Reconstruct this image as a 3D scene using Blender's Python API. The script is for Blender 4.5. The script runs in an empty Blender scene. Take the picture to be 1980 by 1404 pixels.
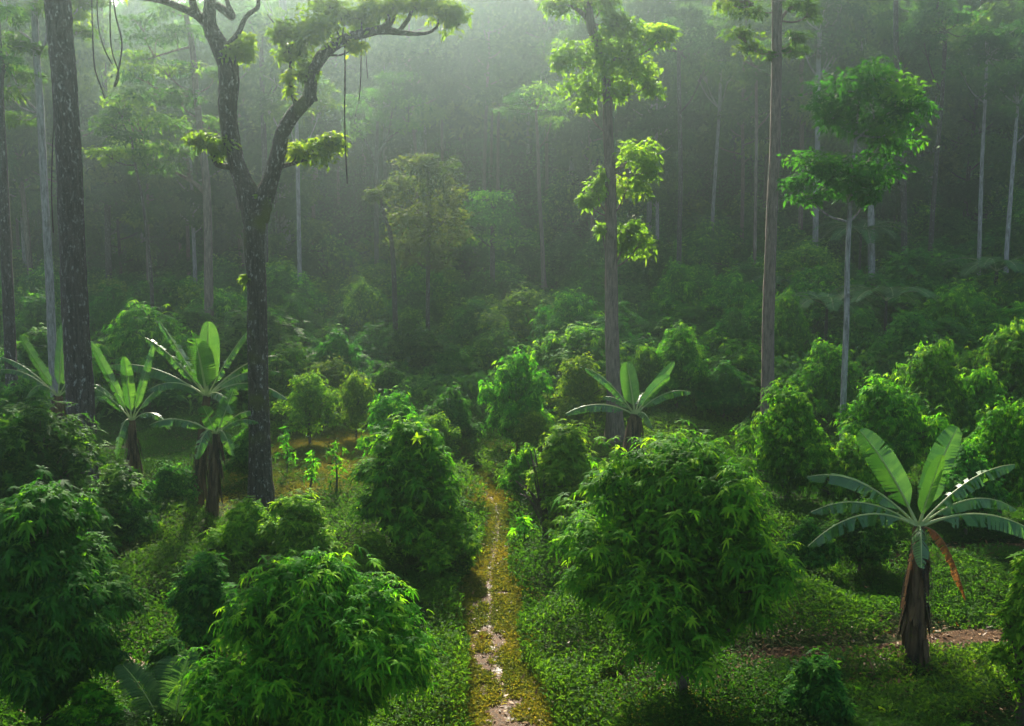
import bpy, math, random
import numpy as np
from mathutils import Vector
rng = np.random.default_rng(7)
random.seed(7)
R = math.radians
scene = bpy.context.scene

# ------------------------------------------------------------------ camera
CAM_H, PITCH, FPX = 7.4, math.atan(252/1925), 1925.0
cam_d = bpy.data.cameras.new("camera"); cam = bpy.data.objects.new("camera", cam_d)
scene.collection.objects.link(cam); scene.camera = cam
cam.location = (0, 0, CAM_H); cam.rotation_euler = (math.pi/2 - PITCH, 0, 0)
cam_d.sensor_width = 36; cam_d.lens = 35; cam_d.clip_end = 2000; cam_d.clip_start = .1

# ------------------------------------------------------------------ light
SUN_EL, SUN_AZ = R(33), R(-8)            # azimuth measured from +Y towards +X
world = bpy.data.worlds.new("World"); scene.world = world; world.use_nodes = True
nt = world.node_tree; sky = nt.nodes.new("ShaderNodeTexSky"); sky.sky_type = 'NISHITA'; sky.sun_disc = False
sky.sun_elevation = SUN_EL; sky.sun_rotation = SUN_AZ; sky.air_density = 1.0; sky.dust_density = 3.0
nt.links.new(sky.outputs[0], nt.nodes["Background"].inputs[0]); nt.nodes["Background"].inputs[1].default_value = .095
sl = bpy.data.lights.new("sun", 'SUN'); sun = bpy.data.objects.new("sun", sl); scene.collection.objects.link(sun)
sl.energy = 5.0; sl.angle = R(2.5); sl.color = (1, .91, .74)
sd = Vector((math.sin(SUN_AZ)*math.cos(SUN_EL), math.cos(SUN_AZ)*math.cos(SUN_EL), math.sin(SUN_EL)))
sun.rotation_euler = sd.to_track_quat('Z', 'Y').to_euler(); sun.location = (0, 60, 80)
HAZE_DENSITY, HAZE_G, HAZE_COL = .0018, .9, (.68, .89, .90)
scene.view_settings.view_transform = 'Standard'; scene.view_settings.look = 'None'
scene.view_settings.exposure = 1.6; scene.view_settings.gamma = 1
scene.view_settings.use_curve_mapping = False
cy = scene.cycles
cy.max_bounces = 6; cy.diffuse_bounces = 3; cy.glossy_bounces = 2; cy.transmission_bounces = 3; cy.volume_bounces = 1
cy.caustics_reflective = False; cy.caustics_refractive = False
cy.use_denoising = True; cy.sample_clamp_indirect = 4; cy.use_adaptive_sampling = True; cy.adaptive_threshold = .006; cy.denoising_input_passes = 'RGB_ALBEDO'

# ------------------------------------------------------------------ noise, terrain, picking
def vnoise(x, y, seed=0):
    x = np.asarray(x, float); y = np.asarray(y, float)
    xi = np.floor(x).astype(np.int64); yi = np.floor(y).astype(np.int64)
    fx = x-xi; fy = y-yi; fx = fx*fx*(3-2*fx); fy = fy*fy*(3-2*fy)
    def h(a, b):
        n = (a*374761393 + b*668265263 + seed*1442695041) & 0x7fffffff
        n = ((n ^ (n >> 13))*1274126177) & 0x7fffffff
        return ((n ^ (n >> 16)) & 0xffff)/65535.0
    return (h(xi, yi)*(1-fx)+h(xi+1, yi)*fx)*(1-fy)+(h(xi, yi+1)*(1-fx)+h(xi+1, yi+1)*fx)*fy
def sstep(a, b, v):
    t = np.clip((v-a)/(b-a), 0, 1); return t*t*(3-2*t)
def T(x, y):
    x = np.asarray(x, float); y = np.asarray(y, float)
    d = np.maximum(y+.35*x-38, 0)
    h0 = np.where(d < 80, .0035*d*d, 22.4+.56*(d-80))
    h = h0/(1+(h0/36)**4)**.25
    u = x/(np.abs(y)+10)
    f = .6+.4*sstep(-.36, -.08, u)
    und = (vnoise(x*.11, y*.11, 3)-.5)*.5+(vnoise(x*.4, y*.4, 4)-.5)*.14
    und2 = (vnoise(x*.05, y*.05, 9)-.5)*3*sstep(45, 90, y)
    return h*f+und*np.clip(.35+(np.abs(x)+y)/90, 0, 1)+und2
def ray(px, py):
    u = (px-990)/FPX; v = (702-py)/FPX
    return np.array([u, math.cos(PITCH)+v*math.sin(PITCH), -math.sin(PITCH)+v*math.cos(PITCH)])
def W(px, py, Y):
    r = ray(px, py); return np.array([0, 0, CAM_H])+r*(Y/r[1])
def pix(p):
    x, y, z = p[0], p[1], p[2]-CAM_H
    c, s = math.cos(PITCH), math.sin(PITCH)
    dep = y*c-z*s; up = y*s+z*c
    return 990+FPX*x/dep, 702-FPX*up/dep
def G(px, py):                       # first ground point seen through a pixel
    r = ray(px, py)
    for k in range(4000):
        Y = 10+k*.05
        p = np.array([0, 0, CAM_H])+r*(Y/r[1])
        if p[2] <= float(T(p[0], p[1])): return p
    return p
def base_at(px, Y, py=700):
    x = W(px, py, Y)[0]; return np.array([x, Y, float(T(x, Y))])

# ------------------------------------------------------------------ geometry collector
class Geo:
    def __init__(s): s.v = []; s.f = []; s.t = []; s.a = []; s.n = 0
    def add(s, v, q, tone, aux=None):
        v = np.asarray(v, np.float32).reshape(-1, 3); q = np.asarray(q, np.int32).reshape(-1, 4)
        s.v.append(v); s.f.append(q+s.n); s.n += len(v)
        s.t.append(np.broadcast_to(np.asarray(tone, np.float32), (len(q),)).copy())
        s.a.append(np.broadcast_to(np.asarray(0 if aux is None else aux, np.float32), (len(q),)).copy())
    def mesh(s, name, mat, origin=(0, 0, 0), smooth=False):
        v = np.concatenate(s.v)-np.asarray(origin, np.float32); q = np.concatenate(s.f)
        t = np.concatenate(s.t); a = np.concatenate(s.a)
        me = bpy.data.meshes.new(name)
        me.vertices.add(len(v)); me.vertices.foreach_set("co", v.ravel().astype(np.float32))
        me.loops.add(q.size); me.loops.foreach_set("vertex_index", q.ravel())
        me.polygons.add(len(q)); me.polygons.foreach_set("loop_start", np.arange(0, q.size, 4, dtype=np.int32))
        if smooth: me.polygons.foreach_set("use_smooth", np.ones(len(q), bool))
        at = me.attributes.new("tone", 'FLOAT', 'FACE'); at.data.foreach_set("value", t)
        au = me.attributes.new("aux", 'FLOAT', 'FACE'); au.data.foreach_set("value", a)
        me.materials.append(mat); me.update(calc_edges=True); return me
C = scene.collection
def obj(name, geo, mat, parent=None, origin=None, smooth=False):
    if origin is None: origin = (0, 0, 0)
    me = geo.mesh(name, mat, origin, smooth) if isinstance(geo, Geo) else geo
    o = bpy.data.objects.new(name, me); C.objects.link(o)
    if parent is not None: o.parent = parent
    else: o.location = origin
    return o
def thing(name, label, cat, loc, group=None, rz=0):
    o = bpy.data.objects.new(name, None); C.objects.link(o); o.empty_display_size = .3
    o.location = loc; o.rotation_euler.z = rz; o["label"] = label; o["category"] = cat
    if group: o["group"] = group
    return o
def tag(o, label=None, cat=None, group=None, kind=None):
    if label: o["label"] = label
    if cat: o["category"] = cat
    if group: o["group"] = group
    if kind: o["kind"] = kind
    return o
def dup(root, loc, rz, sc, label, group=None):
    r = root.copy(); C.objects.link(r); r.location = loc; r.rotation_euler = (0, 0, rz)
    r.scale = sc if hasattr(sc, '__len__') else (sc, sc, sc)
    r["label"] = label
    if group: r["group"] = group
    for ch in list(root.children):
        c = ch.copy(); C.objects.link(c); c.parent = r
        for g in ch.children:
            d = g.copy(); C.objects.link(d); d.parent = c
    return r

def unit(a): return a/np.maximum(np.linalg.norm(a, axis=-1, keepdims=True), 1e-9)
def rdir(n, r=rng): return unit(r.normal(size=(n, 3)))
TS = np.array([0, .3, .66, 1.]); WS = np.array([.18, 1, .8, .08])
def strips(g, P, D, U, L, Wd, droop, tone, ts=TS, ws=WS):
    """leaf blades as bent strips; P base, D direction, U the side the blade faces"""
    n, k = len(P), len(ts)
    S = unit(np.cross(D, U)); L = np.broadcast_to(L, (n,)); Wd = np.broadcast_to(Wd, (n,)); droop = np.broadcast_to(droop, (n,))
    c = P[:, None]+D[:, None]*(L[:, None]*ts)[..., None]
    c[..., 2] -= (droop*L)[:, None]*ts**2
    off = S[:, None]*(Wd[:, None]*.5*ws)[..., None]
    v = np.stack([c-off, c+off], 2).reshape(n, 2*k, 3)
    b = np.arange(n)[:, None]*2*k; j = np.arange(k-1)[None]*2
    q = np.stack([b+j, b+j+1, b+j+3, b+j+2], -1).reshape(-1, 4)
    g.add(v, q, np.repeat(np.broadcast_to(tone, (n,)), k-1))
def rhombs(g, P, D, U, L, Wd, tone, sag=.25):
    n = len(P); S = unit(np.cross(D, U)); L = np.broadcast_to(L, (n,))[:, None]; Wd = np.broadcast_to(Wd, (n,))[:, None]
    m = P+D*L*.45; tip = P+D*L; tip[:, 2] -= (L[:, 0]*sag)
    v = np.stack([P, m-S*Wd*.5, tip, m+S*Wd*.5], 1)
    q = np.arange(4*n).reshape(n, 4); g.add(v, q, tone)
def rosettes(g, P, A, nl, L, Wd, droop, r=rng, spread=(1.0, 1.45), tone=None, simple=False):
    """whorls of leaflets round the shoot tips P that point along A"""
    n = len(P); A = unit(A)
    h = np.tile([0., 0, 1], (n, 1)); h[np.abs(A[:, 2]) > .9] = [1, 0, 0]
    X = unit(np.cross(A, h)); Y = np.cross(A, X)
    ph = r.uniform(0, 6.28, (n, 1))+np.arange(nl)[None]*6.283/nl+r.normal(0, .15, (n, nl))
    al = r.uniform(*spread, (n, nl))
    D = A[:, None]*np.cos(al)[..., None]+(X[:, None]*np.cos(ph)[..., None]+Y[:, None]*np.sin(ph)[..., None])*np.sin(al)[..., None]
    if tone is None: tone = np.clip(r.normal(.45, .27, (n, 1)), 0, 1)
    tn = np.clip(tone+r.normal(0, .09, (n, nl)), 0, 1).ravel()
    Lr = (np.broadcast_to(L, (n,))[:, None]*r.uniform(.7, 1.15, (n, nl))).ravel()
    Dd = D.reshape(-1, 3); Pp = np.repeat(P, nl, 0); Aa = np.repeat(A, nl, 0)
    kp = r.random(len(Pp)) > .2; Pp, Dd, Aa, Lr, tn = Pp[kp], Dd[kp], Aa[kp], Lr[kp], tn[kp]; Lr = Lr*r.uniform(.75, 1.2, len(Lr))
    if simple: rhombs(g, Pp, Dd, Aa, Lr, Lr*Wd, tn, droop)
    else: strips(g, Pp, Dd, Aa, Lr, Lr*Wd, droop*r.uniform(.6, 1.5, len(Pp)), tn)
def shell_points(lobes, n, r=rng, shell=(.72, 1.04), low=-.5):
    """points and outward directions near the skins of a cluster of ellipsoids"""
    lb = np.array(lobes, float); w = (lb[:, 3]*lb[:, 4]+lb[:, 3]*lb[:, 5]+lb[:, 4]*lb[:, 5]); w /= w.sum()
    outP, outA, got = [], [], 0
    while got < n:
        m = int(n*1.6)+50
        i = r.choice(len(lb), m, p=w); d = rdir(m, r); d = d[d[:, 2] > low]; i = i[:len(d)]
        rad = shell[0]+(shell[1]-shell[0])*np.sqrt(r.random(len(d)))
        P = lb[i, :3]+d*lb[i, 3:]*rad[:, None]; A = unit(d/lb[i, 3:])
        q = ((P[:, None]-lb[None, :, :3])/lb[None, :, 3:]); ins = (np.linalg.norm(q, axis=2) < .62).any(1)
        keep = ~ins | (r.random(len(P)) < .12)
        outP.append(P[keep]); outA.append(A[keep]); got += keep.sum()
    return np.concatenate(outP)[:n], np.concatenate(outA)[:n]
def crom(pts, per):
    """smooth curve through rows (any width)"""
    p = np.array(pts, float); p = np.vstack([2*p[0]-p[1], p, 2*p[-1]-p[-2]]); out = []
    for i in range(1, len(p)-2):
        t = np.linspace(0, 1, per, endpoint=False)[:, None]
        a, b, c, d = p[i-1], p[i], p[i+1], p[i+2]
        out.append(.5*((2*b)+(-a+c)*t+(2*a-5*b+4*c-d)*t*t+(-a+3*b-3*c+d)*t**3))
    out.append(p[-2][None]); return np.vstack(out)
def tube(g, pts, rad, sides=8, per=5, rough=.08, r=rng, tone=.5, flare=0):
    c = crom(np.column_stack([pts, rad]), per) if per > 1 else np.column_stack([pts, rad])
    P, Rr = c[:, :3], np.maximum(c[:, 3], .003); n = len(P)
    if flare: Rr = Rr*(1+flare*np.exp(-np.linalg.norm(P-P[0], axis=1)/(Rr[0]*2.2)))
    tg = unit(np.gradient(P, axis=0)); ref = np.array([1., 0, 0]) if abs(tg[0][0]) < .8 else np.array([0, 1., 0])
    th = np.arange(sides)*2*math.pi/sides; V = []
    lump = r.normal(0, rough, (sides,))
    for k in range(n):
        x = ref-tg[k]*ref.dot(tg[k]); x /= np.linalg.norm(x); ref = x; y = np.cross(tg[k], x)
        rr = Rr[k]*(1+lump+r.normal(0, rough*.5, sides))
        V.append(P[k]+(np.cos(th)[:, None]*x+np.sin(th)[:, None]*y)*rr[:, None])
    i = np.arange(n-1)[:, None]*sides; j = np.arange(sides)[None]; j2 = (j+1) % sides
    q = np.stack([i+j, i+j2, i+sides+j2, i+sides+j], -1).reshape(-1, 4)
    g.add(np.vstack(V), q, tone)

# ------------------------------------------------------------------ materials
def nodes(name):
    m = bpy.data.materials.new(name); m.use_nodes = True; t = m.node_tree; t.nodes.clear()
    return m, t, (lambda k, **kw: mk(t, k, **kw))
def mk(t, k, **kw):
    n = t.nodes.new(k)
    for a, b in kw.items(): setattr(n, a, b)
    return n
def ramp(t, stops):
    n = t.nodes.new("ShaderNodeValToRGB"); e = n.color_ramp.elements
    while len(e) < len(stops): e.new(.5)
    for s, (p, c) in zip(e, stops): s.position = p; s.color = (*c, 1)
    return n
def leaf_mat(name, dark, mid, light, trans=.38, rough=.65, spec=.04, tcol=(1.25, 1.15, .45), hue=.010):
    m, t, N = nodes(name); L = t.links.new
    at = N("ShaderNodeAttribute", attribute_name="tone"); oi = N("ShaderNodeObjectInfo")
    rp = ramp(t, [(0, dark), (.5, mid), (1, light)]); L(at.outputs["Fac"], rp.inputs[0])
    hs = N("ShaderNodeHueSaturation"); L(rp.outputs[0], hs.inputs["Color"])
    m1 = N("ShaderNodeMapRange"); L(oi.outputs["Random"], m1.inputs[0]); m1.inputs[3].default_value = .5-hue; m1.inputs[4].default_value = .5+hue
    m2 = N("ShaderNodeMapRange"); L(oi.outputs["Random"], m2.inputs[0]); m2.inputs[3].default_value = .8; m2.inputs[4].default_value = 1.2
    L(m1.outputs[0], hs.inputs["Hue"]); L(m2.outputs[0], hs.inputs["Value"])
    pb = N("ShaderNodeBsdfPrincipled"); L(hs.outputs[0], pb.inputs["Base Color"]); pb.inputs["Roughness"].default_value = rough
    pb.inputs["Specular IOR Level"].default_value = spec
    tc = N("ShaderNodeMix", data_type='RGBA', blend_type='MULTIPLY'); tc.inputs["Factor"].default_value = 1
    L(hs.outputs[0], tc.inputs["A"]); tc.inputs["B"].default_value = (*[c*1.6 for c in tcol], 1); tc.clamp_result = False
    tr = N("ShaderNodeBsdfTranslucent"); L(tc.outputs["Result"], tr.inputs[0])
    mx = N("ShaderNodeMixShader"); mx.inputs[0].default_value = trans
    L(pb.outputs[0], mx.inputs[1]); L(tr.outputs[0], mx.inputs[2])
    o = N("ShaderNodeOutputMaterial"); L(mx.outputs[0], o.inputs[0]); return m
def bark_mat(name, a, b, lichen, moss=None, lich=.55, mossw=.5, scale=1.0):
    m, t, N = nodes(name); L = t.links.new
    tc = N("ShaderNodeTexCoord"); mp = N("ShaderNodeMapping"); mp.inputs["Scale"].default_value = (9*scale, 9*scale, 1.6*scale)
    L(tc.outputs["Object"], mp.inputs[0])
    n1 = N("ShaderNodeTexNoise"); n1.inputs["Scale"].default_value = 1.6; n1.inputs["Detail"].default_value = 6; n1.inputs["Roughness"].default_value = .7; L(mp.outputs[0], n1.inputs["Vector"])
    r1 = ramp(t, [(.36, a), (.62, b)]); L(n1.outputs[0], r1.inputs[0])
    n2 = N("ShaderNodeTexNoise"); n2.inputs["Scale"].default_value = 1.5; n2.inputs["Detail"].default_value = 7; n2.inputs["Roughness"].default_value = .75; mp2 = N("ShaderNodeMapping"); mp2.inputs["Scale"].default_value = (8*scale, 8*scale, 4*scale); mp2.inputs["Location"].default_value = (3, 7, 1); L(tc.outputs["Object"], mp2.inputs[0]); L(mp2.outputs[0], n2.inputs["Vector"])
    r2 = ramp(t, [(lich, (0, 0, 0)), (lich+.07, (1, 1, 1))]); L(n2.outputs[0], r2.inputs[0])
    x1 = N("ShaderNodeMix", data_type='RGBA'); L(r2.outputs[0], x1.inputs["Factor"]); L(r1.outputs[0], x1.inputs["A"]); x1.inputs["B"].default_value = (*lichen, 1)
    last = x1.outputs["Result"]
    if moss:
        n3 = N("ShaderNodeTexNoise"); n3.inputs["Scale"].default_value = 1.1; n3.inputs["Detail"].default_value = 6; L(tc.outputs["Object"], n3.inputs["Vector"])
        r3 = ramp(t, [(mossw, (0, 0, 0)), (mossw+.12, (1, 1, 1))]); L(n3.outputs[0], r3.inputs[0])
        x2 = N("ShaderNodeMix", data_type='RGBA'); L(r3.outputs[0], x2.inputs["Factor"]); L(last, x2.inputs["A"]); x2.inputs["B"].default_value = (*moss, 1); last = x2.outputs["Result"]
    pb = N("ShaderNodeBsdfPrincipled"); L(last, pb.inputs["Base Color"]); pb.inputs["Roughness"].default_value = .85; pb.inputs["Specular IOR Level"].default_value = .2
    bp = N("ShaderNodeBump"); bp.inputs["Strength"].default_value = .9; bp.inputs["Distance"].default_value = .04; L(n1.outputs[0], bp.inputs["Height"]); L(bp.outputs[0], pb.inputs["Normal"])
    o = N("ShaderNodeOutputMaterial"); L(pb.outputs[0], o.inputs[0]); return m

M_fresh = leaf_mat("leaf_fresh", (.022, .10, .009), (.055, .24, .013), (.24, .47, .024), .55)
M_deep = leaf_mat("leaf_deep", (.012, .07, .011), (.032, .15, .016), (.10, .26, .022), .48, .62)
M_loose = leaf_mat("leaf_loose", (.04, .12, .010), (.11, .25, .016), (.28, .42, .028), .55)
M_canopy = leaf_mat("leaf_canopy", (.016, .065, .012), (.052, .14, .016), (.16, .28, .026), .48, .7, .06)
M_gold = leaf_mat("leaf_gold", (.05, .13, .012), (.125, .26, .020), (.27, .41, .035), .55, .6, .1)
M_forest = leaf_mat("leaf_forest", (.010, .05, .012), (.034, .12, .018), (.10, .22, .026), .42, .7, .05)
M_bronze = leaf_mat("leaf_bronze", (.025, .065, .010), (.055, .11, .014), (.12, .18, .02), .45, .7, .08)
M_fern = leaf_mat("fern_frond", (.03, .09, .03), (.05, .14, .04), (.09, .2, .05), .35, .4)
M_grass = leaf_mat("grass_blade", (.012, .05, .008), (.033, .095, .010), (.10, .19, .017), .48, .65, .05)
M_weed = leaf_mat("weed_leaf", (.010, .05, .008), (.030, .095, .010), (.10, .19, .017), .48, .65, .05)
M_dry_sun_grass = leaf_mat("dry_and_sun_painted_grass", (.045, .085, .010), (.115, .15, .015), (.24, .215, .026), .42, .7, .1, (1.1, .95, .5))
M_litter = leaf_mat("leaf_litter", (.06, .03, .012), (.17, .085, .025), (.34, .19, .06), .12, .6, .3, (1, .8, .4))
B_dark = bark_mat("bark_dark", (.022, .016, .013), (.075, .056, .046), (.26, .26, .24), None, .56)
B_fork = bark_mat("bark_fork", (.020, .016, .011), (.07, .055, .04), (.27, .27, .24), (.07, .08, .012), .56, .54)
B_brown = bark_mat("bark_brown", (.08, .055, .042), (.22, .16, .125), (.28, .26, .23), None, .62)
B_pale = bark_mat("bark_pale", (.12, .11, .095), (.33, .31, .28), (.42, .43, .40), (.10, .085, .03), .58, .6)
B_thin = bark_mat("bark_thin", (.04, .032, .022), (.12, .095, .065), (.2, .2, .17), None, .66)
def simple_mat(name, col, rough=.8, spec=.3, noise=0, col2=None, scale=8, zs=1):
    m, t, N = nodes(name); L = t.links.new; pb = N("ShaderNodeBsdfPrincipled"); pb.inputs["Roughness"].default_value = rough; pb.inputs["Specular IOR Level"].default_value = spec
    tc = N("ShaderNodeTexCoord"); mp = N("ShaderNodeMapping"); mp.inputs["Scale"].default_value = (1, 1, zs); L(tc.outputs["Object"], mp.inputs[0])
    n = N("ShaderNodeTexNoise"); n.inputs["Scale"].default_value = scale; n.inputs["Detail"].default_value = 5; L(mp.outputs[0], n.inputs["Vector"])
    r = ramp(t, [(.38, col), (.64, col2 or col)]); L(n.outputs[0], r.inputs[0]); L(r.outputs[0], pb.inputs["Base Color"])
    o = N("ShaderNodeOutputMaterial"); L(pb.outputs[0], o.inputs[0]); return m
M_rib = simple_mat("banana_rib", (.22, .30, .08), .5, .4, col2=(.30, .36, .12))
M_stem = simple_mat("banana_stem", (.018, .012, .008), .8, .2, col2=(.13, .078, .036), scale=9, zs=.15)
M_vine = simple_mat("liana_bark", (.03, .025, .02), .9, .2, col2=(.07, .06, .045))
M_wood = simple_mat("dead_wood", (.10, .06, .03), .8, .2, col2=(.34, .18, .08), scale=9)
def banana_mat(name, a, b, trans=.4, rough=.33):
    m, t, N = nodes(name); L = t.links.new
    at = N("ShaderNodeAttribute", attribute_name="tone"); tc = N("ShaderNodeTexCoord")
    n = N("ShaderNodeTexNoise"); n.inputs["Scale"].default_value = 3; n.inputs["Detail"].default_value = 4; L(tc.outputs["Object"], n.inputs["Vector"])
    ad = N("ShaderNodeMath", operation='ADD'); L(at.outputs["Fac"], ad.inputs[0]); L(n.outputs[0], ad.inputs[1])
    r = ramp(t, [(.55, a), (1.0, b)]); sb = N("ShaderNodeMath", operation='MULTIPLY'); L(ad.outputs[0], sb.inputs[0]); sb.inputs[1].default_value = .75
    L(sb.outputs[0], r.inputs[0])
    pb = N("ShaderNodeBsdfPrincipled"); L(r.outputs[0], pb.inputs["Base Color"]); pb.inputs["Roughness"].default_value = rough; pb.inputs["Specular IOR Level"].default_value = .55
    tcn = N("ShaderNodeMix", data_type='RGBA', blend_type='MULTIPLY'); tcn.inputs["Factor"].default_value = 1; tcn.clamp_result = False
    L(r.outputs[0], tcn.inputs["A"]); tcn.inputs["B"].default_value = (2.2, 2.0, .9, 1)
    tr = N("ShaderNodeBsdfTranslucent"); L(tcn.outputs["Result"], tr.inputs[0]); mx = N("ShaderNodeMixShader"); mx.inputs[0].default_value = trans
    L(pb.outputs[0], mx.inputs[1]); L(tr.outputs[0], mx.inputs[2]); o = N("ShaderNodeOutputMaterial"); L(mx.outputs[0], o.inputs[0]); return m
M_banana = banana_mat("banana_leaf", (.030, .115, .016), (.105, .25, .036), .3)
M_byoung = banana_mat("banana_leaf_young", (.05, .16, .022), (.10, .24, .032), .22)
M_bdry = banana_mat("banana_leaf_dry", (.22, .09, .03), (.42, .2, .07), .3, .6)

# ground: dark soil with moss and dry leaf stains
def ground_mat():
    m, t, N = nodes("ground_soil"); L = t.links.new; tc = N("ShaderNodeTexCoord")
    n1 = N("ShaderNodeTexNoise"); n1.inputs["Scale"].default_value = .35; n1.inputs["Detail"].default_value = 8; n1.inputs["Roughness"].default_value = .65; L(tc.outputs["Object"], n1.inputs["Vector"])
    r1 = ramp(t, [(.35, (.018, .038, .008)), (.52, (.030, .052, .010)), (.7, (.038, .026, .010))]); L(n1.outputs[0], r1.inputs[0])
    n2 = N("ShaderNodeTexNoise"); n2.inputs["Scale"].default_value = 9; n2.inputs["Detail"].default_value = 8; n2.inputs["Roughness"].default_value = .8; L(tc.outputs["Object"], n2.inputs["Vector"])
    r2 = ramp(t, [(.4, (.5, .5, .5)), (.65, (1.25, 1.15, 1.0))]); L(n2.outputs[0], r2.inputs[0])
    x = N("ShaderNodeMix", data_type='RGBA', blend_type='MULTIPLY'); x.inputs["Factor"].default_value = 1; x.clamp_result = False; L(r1.outputs[0], x.inputs["A"]); L(r2.outputs[0], x.inputs["B"])
    pb = N("ShaderNodeBsdfPrincipled"); L(x.outputs["Result"], pb.inputs["Base Color"]); pb.inputs["Roughness"].default_value = .9; pb.inputs["Specular IOR Level"].default_value = .05
    bp = N("ShaderNodeBump"); bp.inputs["Distance"].default_value = .05; L(n2.outputs[0], bp.inputs["Height"]); L(bp.outputs[0], pb.inputs["Normal"])
    o = N("ShaderNodeOutputMaterial"); L(pb.outputs[0], o.inputs[0]); return m
def path_mat(name, c1, c2, c3, wet=True):
    """aux runs from -1 to 1 across the path; the worn middle is wet clay and stones"""
    m, t, N = nodes(name); L = t.links.new; tc = N("ShaderNodeTexCoord"); au = N("ShaderNodeAttribute", attribute_name="across")
    n1 = N("ShaderNodeTexNoise"); n1.inputs["Scale"].default_value = 2.2; n1.inputs["Detail"].default_value = 7; n1.inputs["Roughness"].default_value = .7; L(tc.outputs["Object"], n1.inputs["Vector"])
    ab = N("ShaderNodeMath", operation='ABSOLUTE'); L(au.outputs["Fac"], ab.inputs[0])
    s = N("ShaderNodeMath", operation='MULTIPLY_ADD'); L(n1.outputs[0], s.inputs[0]); s.inputs[1].default_value = 2.6; L(ab.outputs[0], s.inputs[2])
    mr = N("ShaderNodeMapRange"); L(s.outputs[0], mr.inputs[0]); mr.inputs[1].default_value = 1.10; mr.inputs[2].default_value = 1.28; mr.inputs[3].default_value = 1; mr.inputs[4].default_value = 0
    n2 = N("ShaderNodeTexNoise"); n2.inputs["Scale"].default_value = 14; n2.inputs["Detail"].default_value = 6; L(tc.outputs["Object"], n2.inputs["Vector"])
    r2 = ramp(t, [(.36, c1), (.6, c2)]); L(n2.outputs[0], r2.inputs[0])
    x = N("ShaderNodeMix", data_type='RGBA'); L(mr.outputs[0], x.inputs["Factor"]); L(r2.outputs[0], x.inputs["A"]); x.inputs["B"].default_value = (*c3, 1)
    pb = N("ShaderNodeBsdfPrincipled"); L(x.outputs["Result"], pb.inputs["Base Color"])
    rr = N("ShaderNodeMapRange"); L(mr.outputs[0], rr.inputs[0]); rr.inputs[3].default_value = .85; rr.inputs[4].default_value = .55 if wet else .8; L(rr.outputs[0], pb.inputs["Roughness"])
    bp = N("ShaderNodeBump"); bp.inputs["Distance"].default_value = .03; bp.inputs["Strength"].default_value = .5; pb.inputs["Specular IOR Level"].default_value = .3 if wet else .08; L(n2.outputs[0], bp.inputs["Height"]); L(bp.outputs[0], pb.inputs["Normal"])
    o = N("ShaderNodeOutputMaterial"); L(pb.outputs[0], o.inputs[0]); return m
M_ground = ground_mat()
M_path = path_mat("path_clay", (.038, .018, .005), (.105, .046, .012), (.09, .048, .020))
M_track = path_mat("track_soil", (.025, .013, .006), (.085, .042, .016), (.09, .045, .02), False)

# ------------------------------------------------------------------ ground, path, track
def axis(a, b, fa, fb, fine, coarse):
    L_ = [a]
    while L_[-1] < b:
        x = L_[-1]; d = max(0, fa-x, x-fb); L_.append(x+fine+(coarse-fine)*min(1, d/60))
    return np.array(L_)
gx = axis(-260, 260, -22, 22, .35, 8); gy = axis(-40, 330, 10, 45, .35, 6)
XX, YY = np.meshgrid(gx, gy); ZZ = T(XX, YY)
g = Geo(); nx = len(gx); ii = (np.arange(len(gy)-1)[:, None]*nx+np.arange(nx-1)[None]).ravel()
g.add(np.stack([XX, YY, ZZ], -1).reshape(-1, 3), np.stack([ii, ii+1, ii+nx+1, ii+nx], -1), .5)
tag(obj("ground", g, M_ground, smooth=True), kind="structure")

def ribbon(name, pixels, halfw, mat, lift=.03):
    P = crom([G(*p) for p in pixels], 14)[:, :2]; hw = np.interp(np.linspace(0, 1, len(P)), np.linspace(0, 1, len(halfw)), halfw)
    tg = unit(np.gradient(P, axis=0)); nn = np.column_stack([-tg[:, 1], tg[:, 0]]); cs = np.linspace(-1, 1, 11); V = []
    for k in range(len(P)):
        wl = hw[k]*(.75+.5*vnoise(P[k, 1]*1.3, 1, 11)); wr = hw[k]*(.75+.5*vnoise(P[k, 1]*1.3, 7, 12))
        for c in cs:
            q = P[k]+nn[k]*c*(wl if c < 0 else wr)
            V.append((q[0], q[1], float(T(q[0], q[1]))+lift-(.05 if abs(c) == 1 else 0)))
    g = Geo(); i = (np.arange(len(P)-1)[:, None]*11+np.arange(10)[None]).ravel()
    g.add(V, np.stack([i, i+1, i+12, i+11], -1), .5); o = obj(name, g, mat, smooth=True)
    a = o.data.attributes.new("across", 'FLOAT', 'POINT'); a.data.foreach_set("value", np.tile(cs, len(P)).astype(np.float32))
    tag(o, kind="structure"); return P, hw
path_px = [(1010, 1500), (985, 1404), (972, 1340), (958, 1290), (948, 1230), (948, 1180), (945, 1130), (955, 1070), (963, 1020), (955, 975), (915, 930), (900, 905)]
PATH, PHW = ribbon("path", path_px, [.78, .76, .7, .56, .62, .8, .55, .45, .42, .42, .4, .3], M_path)
TRACK, THW = ribbon("dirt_track", [(1180, 1345), (1330, 1305), (1480, 1272), (1640, 1266), (1760, 1256), (1900, 1235), (2040, 1240)], [.3, .5, .45, .4, .4, .45, .45], M_track)
TRACK2, THW2 = ribbon("dirt_track", [(1700, 1085), (1830, 1072), (1930, 1062), (2040, 1060)], [.3, .5, .5, .5], M_track)
def dist_line(x, y, L_, hw):
    d = np.full(np.shape(x), 1e9)
    for k in range(len(L_)):
        d = np.minimum(d, np.hypot(x-L_[k, 0], y-L_[k, 1])-hw[k])
    return d

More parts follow.
